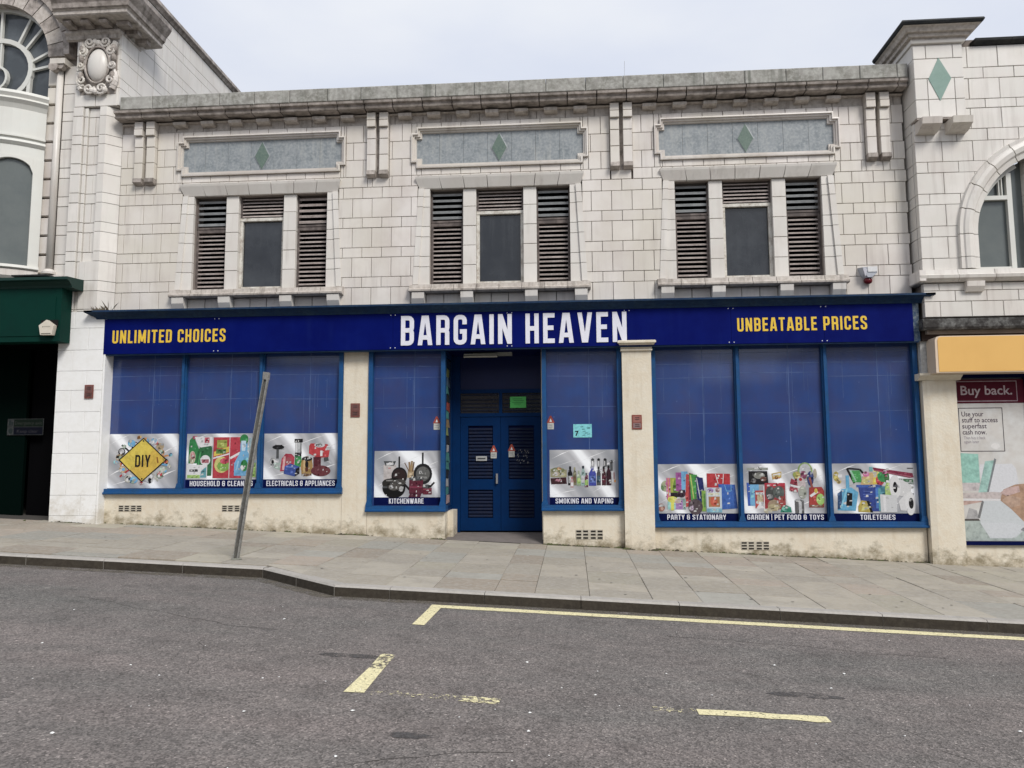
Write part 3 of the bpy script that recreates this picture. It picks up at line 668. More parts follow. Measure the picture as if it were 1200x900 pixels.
    # slate panel with stepped moulding
    pf = MB(); loops = [(1.60, 6.835, 7.60, .0), (1.60, 6.835, 7.60, -.045), (1.575, 6.86, 7.575, -.05), (1.57, 6.865, 7.57, -.015), (1.545, 6.89, 7.545, -.02), (1.54, 6.895, 7.54, .02), (1.515, 6.92, 7.515, .015), (1.51, 6.925, 7.51, .06)]
    pts = [[(x, y, z) for x, z in notched(c, hx, z0, z1)] for hx, z0, z1, y in loops]
    pts = [[(x, .10, z) for x, _, z in pts[0]]]+pts
    for p0, p1 in zip(pts[:-1], pts[1:]): ring(pf, p0, p1)
    pf.build('panel_moulding', FAI, shop)
    for i in range(7):
        x0, x1 = c-1.53+i*3.06/7, c-1.53+(i+1)*3.06/7
        block('panel_tile', shop, x0+.0018, x1-.0018, 6.90, 7.53, .055, .085, SLATE, c=.002, jit=.001)
    MB().prism([(c, 6.95), (c+.135, 7.20), (c, 7.47), (c-.135, 7.20)], .040, .06).build('diamond_tile', GREEN, shop)
    pb = MB(); d = .16
    ring(pb, [(c, .045, 6.95), (c+.135, .045, 7.20), (c, .045, 7.47), (c-.135, .045, 7.20)], [(c, .050, 6.92), (c+d, .050, 7.20), (c, .050, 7.50), (c-d, .050, 7.20)])
    pb.build('diamond_border', SLATE, shop)

# ---- ground floor: risers, piers, shop windows
def riser(x0, x1, z1, yf=0.0, name='stall_riser', m_=CREAM, yb=.3, nx=None):
    k = nx or max(1, int((x1-x0)/.5)); q = MB()
    for i in range(k):
        a, b_ = x0+(x1-x0)*i/k, x0+(x1-x0)*(i+1)/k
        q.add([(a, yf, SL*a-.15), (b_, yf, SL*b_-.15), (b_, yf, z1), (a, yf, z1)], [(0, 1, 2, 3)])
    q.add([(x0, yf, SL*x0-.15), (x0, yf, z1), (x0, yb, z1), (x0, yb, SL*x0-.15), (x1, yf, SL*x1-.15), (x1, yf, z1), (x1, yb, z1), (x1, yb, SL*x1-.15)], [(0, 3, 2, 1)[::-1], (4, 5, 6, 7)[::-1], (1, 2, 6, 5)])
    return q.build(name, m_, shop)
riser(-8.44, -4.03, .995); riser(-4.025, -3.575, 3.49, -.004, 'pier'); riser(-3.57, -2.20, .675); riser(-.50, .872, .70)
riser(.876, 1.374, 3.44, -.12, 'pier'); riser(1.378, 5.80, .425)
# moulded cap of the pier right of the door
q = MB(); lp = []
for o, z in ((.005, 3.40), (.02, 3.41), (.02, 3.43), (.01, 3.44), (.02, 3.47), (.05, 3.505), (.055, 3.525), (.075, 3.53), (.075, 3.56), (.06, 3.575)): lp.append([(.876-o, -.0, z+.01), (.876-o, -.12-o*1.9, z+.01), (1.374+o, -.12-o*1.9, z+.01), (1.374+o, .0, z+.01)])
for a, b_ in zip(lp[:-1], lp[1:]):
    q.add(a+b_, [(i, i+1, 5+i, 4+i) for i in range(3)])
q.add(lp[-1], [(0, 1, 2, 3)]); q.add([(.876, -.21, 3.56), (1.374, -.21, 3.56), (1.374, -.21, 3.50), (.876, -.21, 3.50)], []); q.build('pier_cap', CREAM, shop)
# reveals of the door recess
q = MB(); q.box(-2.225, -2.10, .305, .80, .0, .68); q.box(-.53, -.505, .31, .80, 0, 3.49); q.build('recess_wall', CREAM, shop)
def air_brick(x0, z0, wd, ht):
    q = MB(); q.box(x0, x0+wd, -.006, .02, z0, z0+ht); o = q.build('air_brick', mat('air_brick_clay', (.50, .46, .38), .8, n1=(20, .5, (.3, .27, .2))), shop)
    k = 4; h = MB()
    for j in range(3):
        for i in range(k):
            a = x0+wd*(i+.12)/k+(.01 if i > 1 else -.004); h.box(a, a+wd/k*.72, -.009, -.004, z0+ht*(j+.18)/3, z0+ht*(j+.72)/3)
    h.build('vent_slot', mat('vent_hole', (.02, .018, .015), .9), o, kind=None)
for a in ((-8.09, .685, .43, .11), (-6.18, .685, .43, .11), (.05, .215, .46, .165), (2.80, .05, .46, .14)): air_brick(*a)

def shopwin(x0, x1, zb, zt, muls, zseam, name='shop_window'):
    fr = MB(); f = .075
    fr.box(x0, x0+f, -.03, .09, zb+.09, zt); fr.box(x1-f, x1, -.03, .09, zb+.09, zt)
    for m_ in muls:
        fr.prism([(m_-.045, zb+.09), (m_+.045, zb+.09), (m_+.045, zt), (m_-.045, zt)], .0, .09); fr.box(m_-.022, m_+.022, -.035, -.0005, zb+.10, zt-.002)
    fr.prof([(.2, zb-.012), (-.075, zb-.012), (-.085, zb+.0), (-.085, zb+.022), (-.05, zb+.035), (-.045, zb+.088), (.2, zb+.088)][::-1], x0-.02, x1+.02)
    w_ = fr.build(name, BLUEF, shop)
    # little foot blocks on the mullions and stiles
    for m_ in [x0+f/2]+muls+[x1-f/2]:
        MB().prism([(m_-.06, zb+.089), (m_+.06, zb+.089), (m_+.05, zb+.13), (m_+.035, zb+.18), (m_-.035, zb+.18), (m_-.05, zb+.13)], -.048, -.0325).build('foot_block', BLUEF, w_)
    ed = [x0+f]+muls+[x1-f]
    for i in range(len(ed)-1):
        a = ed[i]+(.046 if i else 0); b_ = ed[i+1]-(.046 if i < len(ed)-2 else 0)
        MB().box(a+.001, b_-.001, .060, .070, zb+.09, zt).build('pane', FILM, w_)
        sm = MB(); g = a+(b_-a)*.6; y = .0592
        def bar(xa, za, xb, zb_, t=.006):
            sm.flat([(xa-t*(za != zb_), za-t*(za == zb_)), (xb+t*(za != zb_)*0-t*(za != zb_)+0, zb_-t*(za == zb_)), (xb+t*(za != zb_), zb_+t*(za == zb_)), (xa+t*(za != zb_), za+t*(za == zb_))], y)
        sm.flat([(g-.006, zseam), (g+.006, zseam), (g+.012, zt-.02), (g-.0, zt-.02)], y)
        for zz_ in (zseam+(zt-zseam)*.42, zseam+(zt-zseam)*.84, zseam+(zt-zseam)*(.72+.04*(i % 2)), zseam+(zt-zseam)*.93):
            d = random.uniform(-.02, .02); sm.flat([(a+.02, zz_-.004), (b_-.02, zz_-.004+d), (b_-.02, zz_+.004+d), (a+.02, zz_+.004)], y-.0004)
        for k_ in range(4):
            g2 = a+(b_-a)*random.uniform(.08, .95); h2 = random.uniform(.3, 1.2); z2 = zt-.05-random.uniform(0, .5); sm.flat([(g2, z2-h2), (g2+.005, z2-h2), (g2+.007, z2), (g2+.002, z2)], y-.0008-.0001*k_)
        for k_ in range(3):
            g2, z2 = a+(b_-a)*random.uniform(.1, .9), zseam+(zt-zseam)*random.uniform(.1, .9); w2 = random.uniform(.006, .014); sm.flat([(g2-w2, z2), (g2, z2-w2), (g2+w2, z2), (g2, z2+w2)], y-.0014)
        sm.build('film_seam', SEAM, w_)
    return w_
ZT = 3.52
shopwin(-8.47, -4.03, 1.0, ZT, [-6.975, -5.53], 2.07)
shopwin(-3.57, -2.20, .69, ZT, [], 1.74)
shopwin(-.505, .868, .705, ZT, [], 1.74)
shopwin(1.378, 5.80, .43, ZT, [2.832, 4.29], 1.49)
# shopfront soffit / backing above the panes
MB().box(-8.48, XR, -.10, .3, 3.505, 3.56).build('soffit', LEDGE, shop)
# door recess: side window with stock, ceiling, transom, doors, threshold
q = MB(); q.box(-2.27, -2.19, .10, .80, .68, .76); q.box(-2.25, -2.19, .72, .80, .76, 3.5); q.box(-2.25, -2.19, .10, .72, 3.40, 3.5)
sw = q.build('side_window', BLUED, shop)
MB().box(-2.225, -2.215, .10, .72, .76, 3.40).build('pane', mat('dim_glass', (.03, .04, .06), .15, coat=.3), sw)
rn = random.Random(5); cl = [(.35, .05, .03), (.25, .30, .08), (.05, .25, .22), (.4, .4, .4), (.02, .03, .1), (.3, .2, .08), (.03, .03, .03), (.1, .2, .3), (.45, .3, .3)]
for i in range(16):
    z = .80+i*.15; y = .14+rn.uniform(0, .08); q = MB(); pts = [(y, z), (y+rn.uniform(.2, .45), z+rn.uniform(-.03, .03)), (y+rn.uniform(.15, .4), z+.15), (y+.05, z+.16)]
    q.add([(-2.213, a, b_) for a, b_ in pts], [(0, 1, 2, 3)]); q.build('display_item', P(rn.choice(cl)), sw)
MB().box(-2.2, -.53, .09, .86, 3.49, 3.55).build('recess_ceiling', NAVY, shop)
q = MB(); q.add([(-2.22, .02, zp(-2.2, 0)+.002), (-.50, .02, zp(-.5, 0)+.004), (-.50, .85, .262), (-2.2, .85, .262)], [(0, 1, 2, 3)])
q.build('threshold', mat('worn_threshold', (.17, .15, .14), .85, n1=(5, .5, (.11, .10, .09)), bump=(50, .3)), shop)
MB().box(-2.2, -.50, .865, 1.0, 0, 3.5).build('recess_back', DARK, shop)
q = MB(); Yd = .80
q.box(-2.20, -2.05, Yd-.03, Yd+.05, .265, 3.49); q.box(-.545, -.53, Yd-.03, Yd+.05, .265, 3.49)
q.box(-2.05, -.545, Yd-.025, Yd+.05, 2.365, 2.43); q.box(-2.05, -.545, Yd-.025, Yd+.05, 2.80, 2.87); q.box(-1.33, -1.27, Yd-.02, Yd+.05, 2.43, 2.80)
q.build('door_frame', BLUED, shop)
MB().box(-2.05, -.545, Yd+.01, Yd+.04, 2.87, 3.49).build('header_board', mat('dark_blue_board', (.004, .010, .06), .4, n1=(3, .4, (.006, .015, .08))), shop)
TG = mat('dark_grille', (.010, .017, .042), .6, n1=(12, .5, (.022, .022, .034)), spec=.1)
for x0, x1 in ((-2.05, -1.33), (-1.27, -.545)):
    MB().box(x0, x1, Yd+.025, Yd+.035, 2.43, 2.80).build('transom_pane', GLASS, shop)
    for z in (2.47, 2.53, 2.60, 2.67, 2.76): MB().box(x0+.02, x1-.02, Yd+.010, Yd+.018, z, z+.016).build('transom_bar', TG, shop)
for x0, x1, hs in ((-2.045, -1.303, 1), (-1.297, -.548, -1)):
    q = MB(); t = .14
    q.box(x0, x0+t, Yd-.01, Yd+.04, .29, 2.36); q.box(x1-t, x1, Yd-.01, Yd+.04, .29, 2.36)
    q.box(x0+t, x1-t, Yd-.012, Yd+.04, .29, .52); q.box(x0+t, x1-t, Yd-.012, Yd+.04, 1.03, 1.22); q.box(x0+t, x1-t, Yd-.012, Yd+.04, 2.20, 2.36)
    dr = q.build('door', BLUED, shop)
    MB().box(x0+t, x1-t, Yd+.028, Yd+.04, .52, 2.20).build('door_panel', NAVY, dr)
    for z in [.535+i*.062 for i in range(8)]+[1.24+i*.0625 for i in range(15)]:
        MB().prof([(Yd+.0, z), (Yd-.002, z+.022), (Yd+.026, z+.045), (Yd+.026, z+.02)], x0+t+.012, x1-t-.012).build('slat', TG, dr)
MB().box(-1.385, -1.352, Yd-.06, Yd-.01, 1.14, 1.32).build('door_handle', mat('steel', (.5, .5, .5), .35, metal=.8), shop)

t = thing('aerial', 'thin grey aerial rod standing above the stone parapet', 'aerial', (1.02, -.1, 8.29))
MB().cyl((1.02, -.1, 8.25), (1.03, -.1, 8.66), .0022, n=6).build('rod', POST, t); MB().cyl((1.02, -.1, 8.25), (1.02, -.1, 8.34), .006, n=6).build('socket', POST, t)

# ================================================================ SHOP SIGN
sign = thing('shop_sign', 'long blue fascia sign reading BARGAIN HEAVEN above the shop windows', 'sign', (-1.3, -.1, 3.49))
xs_ = [-8.40, -6.30, -3.10, -1.05, .97, 2.72, 4.25, 5.70]
for a, b_ in zip(xs_[:-1], xs_[1:]):
    MB().box(a+.002, b_-.002, -.20, -.09, 3.497, 4.13).build('sign_panel', SIGNB, sign)
MB().box(-8.42, 5.78, -.185, -.08, 3.475, 3.496).build('lower_trim', LEDGE, sign)
MB().box(5.702, 5.80, -.19, .0, 3.497, 4.13).build('end_post', mat('weathered_end_post', (.03, .06, .11), .7, n1=(16, .7, (.25, .28, .28)), bump=(40, .5)), sign)
q = MB(); cp = [(0.02, 4.135), (-.205, 4.135), (-.22, 4.16), (-.27, 4.20), (-.33, 4.235), (-.36, 4.24), (-.36, 4.272), (-.30, 4.285), (.02, 4.30)]
q.prof(cp[::-1], -8.55, 5.86); k = len(cp)
for xe, s_ in ((-8.55, -1), (5.86, 1)):      # returned, splayed ends
    q.add([(xe, y, z) for y, z in cp[1:8]]+[(xe+s_*(-y-.205), y, z) for y, z in cp[1:8]], [(i, i+1, 8+i, 7+i) if s_ > 0 else (7+i, 8+i, i+1, i) for i in range(6)])
    q.add([(xe, -.36, 4.272), (xe+s_*.155, -.36, 4.272), (xe+s_*.10, -.30, 4.285), (xe+s_*.10, 0, 4.30), (xe, 0, 4.30)], [(0, 1, 2, 3, 4) if s_ > 0 else (4, 3, 2, 1, 0)])
    q.add([(xe, -.36, 4.24), (xe+s_*.155, -.36, 4.24), (xe+s_*.155, -.36, 4.272), (xe, -.36, 4.272)], [(0, 1, 2, 3)])
    q.add([(xe+s_*.155, -.36, 4.24), (xe+s_*.155, -.36, 4.272), (xe+s_*.10, 0, 4.30), (xe+s_*.0, -0, 4.135)], [(0, 1, 2, 3)])
q.build('cornice_ledge', LEDGE, sign)
letters('BARGAIN HEAVEN', -2.955, .963, 3.562, 4.085, -.2005, .012, WHITEL, sign, each='letter')
letters('UNLIMITED CHOICES', -8.235, -6.13, 3.69, 3.925, -.2005, .006, YELL, sign, each='small_letter')
letters('UNBEATABLE PRICES', 2.822, 4.95, 3.705, 3.935, -.2005, .006, YELL, sign, each='small_letter')
scm = mat('screw_head', (.6, .62, .66), .4)
for a in xs_[1:-1]:
    for dx in (-.04, .04):
        for z in (3.525, 4.105): MB().cyl((a+dx, -.206, z), (a+dx, -.20, z), .009, n=8).build('screw', scm, sign)

# ================================================================ POSTERS
def poster(label, x0, x1, z0, z1, cap, goods, capx=None, capz=None, roundc=False):
    y = .0575
    p_ = thing('window_poster', label, 'poster', ((x0+x1)/2, y, z0), 'product posters along the foot of the shop windows')
    yb = .0590
    if roundc:
        pts = []; r_ = .045
        for cx, cz, a in ((x1-r_, z1-r_, 0), (x0+r_, z1-r_, 90), (x0+r_, z0+r_, 180), (x1-r_, z0+r_, 270)):
            pts += [(cx+r_*math.cos(R(a+t*22.5)), cz+r_*math.sin(R(a+t*22.5))) for t in range(5)]
        MB().prism(pts, y-.001, yb).build('print_sheet', WAVE, p_)
    else: MB().box(x0, x1, y-.001, yb, z0, z1).build('print_sheet', WAVE, p_)
    if cap:
        cz0, cz1 = capz
        MB().box(x0, x1, y-.001, yb, cz0, cz1-.002).build('caption_band', NAVY, p_)
        letters(cap, capx[0], capx[1], cz0+(cz1-cz0)*.2, cz0+(cz1-cz0)*.86, y-.0014, 0, WHITEP, p_, gap=.10, name='caption', bold=.068)
    yy = y-.0012; W_, H_ = x1-x0, z1-z0
    q = MB()
    for sx0, sz0, sx1, sz1, th_, c_ in ((.02, .80, .30, .985, .022, .78), (.30, .66, .85, .985, .016, .76), (.02, .62, .42, .80, .012, .62), (.03, .22, .22, .34, .03, .72), (.62, .10, .98, .34, .035, .74), (.66, .55, .98, .78, .03, .66), (.02, .03, .40, .16, .02, .70), (.45, .45, .98, .66, .02, .34), (.02, .44, .3, .6, .02, .36)):
        yy -= .00004; q.use(P((c_/.82, c_/.82*1.01, c_/.82*1.02))).flat([(x0+sx0*W_, z0+sz0*H_), (x0+(sx0*.6+sx1*.4)*W_, z0+((sz0*.6+sz1*.4)+th_*.2)*H_), (x0+sx1*W_, z0+sz1*H_), (x0+(sx0*.4+sx1*.6)*W_, z0+((sz0*.4+sz1*.6)+th_)*H_)], yy)
    q.build('silver_streaks', None, p_)
    for gname, shapes in goods:
        q = MB()
        for s_ in shapes:
            yy -= .00005; t = s_[0]; q.use(P(s_[-1]))
            if t == 'r': pts = [(s_[1], s_[2]), (s_[3], s_[2]), (s_[3], s_[4]), (s_[1], s_[4])]
            elif t == 'e':
                an = R(s_[5]) if len(s_) > 6 else 0
                pts = []
                for i in range(20):
                    u, v = s_[3]*math.cos(i*math.tau/20), s_[4]*math.sin(i*math.tau/20); v *= W_/H_
                    pts.append((s_[1]+u*math.cos(an)-v*math.sin(an), s_[2]+u*math.sin(an)+v*math.cos(an)))
            elif t == 'l':       # thick line
                a, b_, th = Vector((s_[1]*W_, s_[2]*H_)), Vector((s_[3]*W_, s_[4]*H_)), s_[5]*W_/2
                d = (b_-a).normalized(); n_ = Vector((-d.y, d.x))*th
                pts = [(v.x/W_, v.y/H_) for v in (a+n_, a-n_, b_-n_, b_+n_)]
            else: pts = s_[1]
            q.flat([(x0+u*W_, z0+v*H_) for u, v in pts], yy)
            if gname != 'warning_sign' and t in 'rpe' and abs(max(u for u, v in pts)-min(u for u, v in pts)) > .05:
                us = [u for u, v in pts]; vs_ = [v for u, v in pts]; mu, mv = (min(us)+max(us))/2, (min(vs_)+max(vs_))/2; du, dv_ = (max(us)-min(us))*.34, (max(vs_)-min(vs_))*.36
                base = s_[-1]; lum = sum(base)/3
                for _ in range(5):
                    yy -= .00002; cu, cv_ = mu+rn.uniform(-du, du), mv+rn.uniform(-dv_, dv_); a_, b_ = rn.uniform(.006, .02), rn.uniform(.006, .03)
                    cc = rn.choice([tuple(round(x*(.35 if lum < .45 else .75), 2) for x in base), tuple(round(min(.75, x*1.5+.06), 2) for x in base), (.6, .6, .58) if lum < .4 else (.45, .45, .45)])
                    q.use(P(cc)).flat([(x0+(cu+p0)*W_, z0+(cv_+p1)*H_) for p0, p1 in ((-a_, -b_), (a_, -b_*.7), (a_*.8, b_), (-a_*.7, b_*.8))], yy)
        q.build(gname, None, p_)
    return p_
K_ = (.015, .015, .017); WH = (.75, .75, .76); RD = (.50, .02, .03); GR = (.02, .25, .06); BL = (.02, .10, .5); YE = (.75, .55, .03); GY = (.35, .36, .37); DG = (.08, .085, .09); OR = (.7, .28, .05)
LB = (.12, .42, .72); LG = (.35, .60, .12); PK = (.6, .12, .3); BR = (.18, .10, .05); TN = (.45, .33, .18); PU = (.25, .05, .3); SV = (.55, .56, .58); MR = (.12, .01, .03)
rn = random.Random(3)
def tools():
    g = []; cs = [SV, RD, TN, GY, LB, K_, (.5, .5, .42), OR, (.3, .4, .3)]
    for i in range(26):
        a = i/26*360+rn.uniform(-5, 5)
        if i % 2: r_ = rn.uniform(.30, .36)
        else: r_ = rn.uniform(.27, .33)
        ux, uz = .5+r_*math.cos(R(a)), .5+r_*1.14*math.sin(R(a))
        c_ = rn.choice(cs)
        if i % 3 == 0: g.append(('power_tool', [('e', ux, uz, .055, .045, c_), ('l', ux, uz, ux+.05*math.cos(R(a)), uz+.07*math.sin(R(a)), .035, rn.choice(cs)), ('e', ux+.01, uz, .022, .02, rn.choice(cs))]))
        elif i % 3 == 1: g.append(('hand_tool', [('l', .5+.24*math.cos(R(a)), .5+.24*math.sin(R(a)), .5+.41*math.cos(R(a)), .5+.44*math.sin(R(a)), .022, c_), ('e', ux+.04*math.cos(R(a)), uz+.04*math.sin(R(a)), .028, .022, rn.choice(cs))]))
        else: g.append(('paint_pot', [('e', ux, uz, .05, .05, c_), ('e', ux, uz+.01, .036, .030, rn.choice(cs)), ('e', ux-.01, uz-.02, .014, .02, WH)]))
    return g
dia = [('warning_sign', [('p', [(.5, .93), (.84, .52), (.5, .11), (.16, .52)], K_), ('p', [(.5, .905), (.815, .52), (.5, .135), (.185, .52)], (.72, .47, .01)),
        ('p', [(.5, .905), (.66, .71), (.33, .33), (.185, .52)], (.78, .58, .015)), ('e', .5, .87, .012, .012, K_), ('e', .5, .17, .012, .012, K_), ('l', .70, .57, .715, .46, .02, (.3, .12, .01)), ('l', .78, .55, .80, .47, .012, (.35, .2, .02))])]
p = poster('square silver poster with a yellow diamond DIY sign, in the leftmost window', -8.385, -7.04, 1.095, 2.068, None, tools()+dia, roundc=True)
letters('DIY', -7.85, -7.565, 1.475, 1.69,   .0440, 0, P(K_), p, gap=.13, name='diamond_letters', bold=.07)
def bottle(cx, z0, w_, h, c_, cap_, lab=None, name='bottle'):
    s_ = [('p', [(cx-w_/2, z0), (cx+w_/2, z0), (cx+w_/2, z0+h*.62), (cx+w_*.2, z0+h*.82), (cx+w_*.2, z0+h*.9), (cx-w_*.2, z0+h*.9), (cx-w_*.2, z0+h*.82), (cx-w_/2, z0+h*.62)], c_), ('r', cx-w_*.24, z0+h*.86, cx+w_*.24, z0+h, cap_)]
    if lab: s_.append(('r', cx-w_*.42, z0+h*.15, cx+w_*.42, z0+h*.5, lab))
    return (name, s_)
poster('silver poster captioned HOUSEHOLD and CLEANING, behind the leaning metal post', -6.90, -5.59, 1.245, 2.062, 'HOUSEHOLD & CLEANING', [
    ('detergent_bottle', [('p', [(.03, .35), (.19, .35), (.19, .62), (.12, .85), (.12, .92), (.09, .95), (.04, .86), (.03, .7)], GR), ('r', .08, .88, .14, .95, (.35, .05, .1)), ('e', .085, .48, .045, .09, (.55, .5, .35)), ('e', .09, .52, .03, .05, (.5, .2, .2))]),
    ('washing_up_bottle', [('p', [(.15, .08), (.36, .08), (.36, .70), (.31, .78), (.20, .76), (.15, .55)], (.02, .16, .05)), ('p', [(.11, .93), (.36, .93), (.37, .74), (.20, .70), (.16, .74)], WH), ('r', .25, .80, .32, .92, (.5, .04, .08)), ('e', .27, .42, .07, .07, WH), ('r', .22, .36, .32, .44, (.45, .12, .15)), ('l', .17, .3, .2, .6, .02, (.05, .35, .1))]),
    ('wipes_packet', [('r', .01, .02, .30, .32, WH), ('r', .05, .17, .17, .22, DG), ('r', .02, .03, .20, .10, LG), ('p', [(.2, .04), (.29, .04), (.29, .28), (.22, .2)], (.1, .35, .4)), ('l', .18, .14, .28, .30, .012, WH)]),
    ('cloth_packet', [('r', .38, .03, .61, .92, (.52, .02, .04)), ('r', .43, .68, .57, .86, (.35, .4, .05)), ('p', [(.39, .50), (.60, .60), (.60, .72), (.39, .60)], YE), ('r', .42, .56, .56, .66, (.1, .25, .05)), ('e', .50, .32, .10, .11, (.65, .6, .15)), ('e', .53, .29, .09, .07, (.2, .4, .05)), ('e', .54, .40, .06, .04, (.6, .03, .08)), ('l', .38, .46, .61, .56, .018, WH), ('l', .61, .03, .61, .92, .008, WH)]),
    ('red_packet', [('r', .615, .03, .78, .92, (.55, .02, .05)), ('l', .62, .46, .76, .58, .03, WH), ('r', .63, .3, .74, .4, (.4, .02, .05))]),
    ('softener_bottle', [('p', [(.68, .08), (.93, .08), (.93, .4), (.86, .62), (.86, .80), (.76, .82), (.76, .60), (.68, .35)], LB), ('e', .81, .87, .06, .07, GR), ('p', [(.77, .84), (.84, .84), (.83, .62), (.78, .62)], (.5, .7, .85)), ('e', .82, .30, .05, .08, GR), ('e', .79, .26, .02, .03, WH), ('l', .71, .2, .74, .4, .02, (.3, .6, .85))]),
    ('sponge_packet', [('r', .88, .05, .985, .90, (.3, .45, .5)), ('r', .90, .05, .985, .36, LG), ('r', .90, .42, .98, .7, (.6, .45, .4))])], (-6.82, -5.66), (1.10, 1.24))
poster('silver poster captioned ELECTRICALS and APPLIANCES, right of the leaning post', -5.47, -4.10, 1.245, 2.055, 'ELECTRICALS & APPLIANCES', [
    ('meat_grinder', [('r', .11, .64, .27, .70, GY), ('e', .19, .70, .08, .03, K_), ('r', .165, .45, .20, .66, DG), ('e', .12, .38, .04, .06, GY), ('r', .12, .36, .2, .42, SV), ('p', [(.13, .25), (.24, .18), (.24, .38), (.16, .34)], (.35, .45, .4)), ('e', .12, .38, .018, .025, K_)]),
    ('red_kettle', [('p', [(.22, .17), (.40, .20), (.41, .48), (.37, .55), (.29, .56), (.24, .45)], (.50, .02, .06)), ('l', .26, .2, .28, .5, .03, (.75, .4, .4)), ('e', .33, .38, .04, .06, (.4, .08, .1))]),
    ('blender', [('r', .415, .56, .505, .86, (.50, .52, .53)), ('r', .405, .80, .515, .88, K_), ('l', .43, .58, .43, .8, .012, WH), ('l', .49, .58, .49, .8, .01, DG), ('r', .415, .48, .50, .58, K_), ('p', [(.41, .27), (.51, .27), (.50, .50), (.42, .50)], GR), ('e', .46, .38, .025, .05, (.05, .4, .1))]),
    ('toaster', [('p', [(.27, .12), (.42, .06), (.48, .12), (.48, .27), (.36, .34), (.28, .28)], (.02, .07, .35)), ('p', [(.42, .06), (.48, .12), (.48, .27), (.43, .22)], K_), ('l', .30, .28, .42, .25, .02, (.1, .2, .6))]),
    ('copper_urn', [('e', .575, .28, .08, .13, (.40, .22, .05)), ('r', .505, .12, .645, .42, (.42, .25, .06)), ('e', .575, .44, .07, .03, K_), ('e', .575, .32, .022, .045, K_), ('e', .575, .21, .02, .03, (.1, .02, .01)), ('l', .54, .15, .54, .42, .018, (.65, .45, .2)), ('r', .51, .08, .64, .12, BR)]),
    ('red_mixer', [('p', [(.60, .72), (.62, .78), (.84, .76), (.88, .70), (.86, .48), (.72, .46), (.60, .56)], (.55, .02, .03)), ('e', .74, .74, .07, .03, SV), ('e', .73, .74, .045, .018, DG), ('r', .66, .14, .76, .48, (.10, .01, .02)), ('e', .76, .18, .13, .07, (.16, .03, .04)), ('r', .75, .50, .78, .62, WH), ('l', .78, .46, .90, .34, .02, SV), ('l', .80, .42, .86, .44, .05, DG), ('e', .86, .68, .03, .03, SV)])], (-5.41, -4.17), (1.10, 1.24))
poster('small silver poster captioned KITCHENWARE with pans, left of the doors', -3.465, -2.29, .925, 1.733, 'KITCHENWARE', [
    ('chopping_board', [('r', .14, .36, .33, .70, (.55, .50, .48)), ('p', [(.14, .78), (.33, .78), (.30, .68), (.17, .68)], DG), ('r', .18, .70, .29, .74, SV), ('r', .21, .62, .25, .635, RD)]),
    ('frying_pan', [('r', .365, .55, .39, .88, K_), ('e', .38, .46, .12, .13, K_), ('e', .38, .47, .10, .10, (.035, .02, .02))]),
    ('utensil_jar', [('p', [(.50, .42), (.61, .42), (.60, .58), (.51, .58)], TN), ('l', .53, .55, .46, .74, .014, BR), ('l', .54, .55, .53, .76, .03, (.3, .18, .08)), ('l', .56, .55, .57, .78, .03, (.38, .25, .1)), ('l', .58, .55, .60, .76, .02, BR)]),
    ('large_frying_pan', [('r', .72, .62, .745, .96, K_), ('e', .735, .50, .14, .155, (.02, .02, .022)), ('e', .735, .50, .105, .11, (.12, .12, .115)), ('l', .65, .44, .80, .42, .03, (.25, .25, .24)), ('e', .70, .54, .03, .03, (.2, .2, .2))]),
    ('casserole_set', [('e', .30, .20, .175, .15, (.012, .01, .01)), ('e', .23, .30, .11, .07, (.03, .028, .025)), ('e', .38, .32, .10, .05, (.06, .055, .05)), ('e', .30, .22, .09, .05, (.10, .09, .08)), ('e', .41, .18, .03, .04, (.5, .5, .5)), ('e', .26, .22, .03, .03, (.4, .4, .4)), ('l', .46, .28, .54, .16, .03, K_), ('l', .13, .22, .2, .22, .03, DG), ('l', .18, .36, .28, .36, .02, (.25, .24, .23))]),
    ('stock_pot', [('r', .53, .08, .74, .38, MR), ('p', [(.52, .0), (.70, .0), (.72, .10), (.55, .10)], (.09, .01, .03)), ('e', .64, .40, .115, .03, DG), ('l', .54, .22, .73, .22, .015, (.3, .03, .08))]),
    ('saucepan', [('r', .74, .06, .87, .20, (.16, .01, .03)), ('e', .80, .23, .07, .03, DG), ('l', .84, .22, .91, .32, .025, K_), ('l', .74, .17, .87, .17, .012, (.35, .05, .1))])], (-3.20, -2.585), (.79, .923))
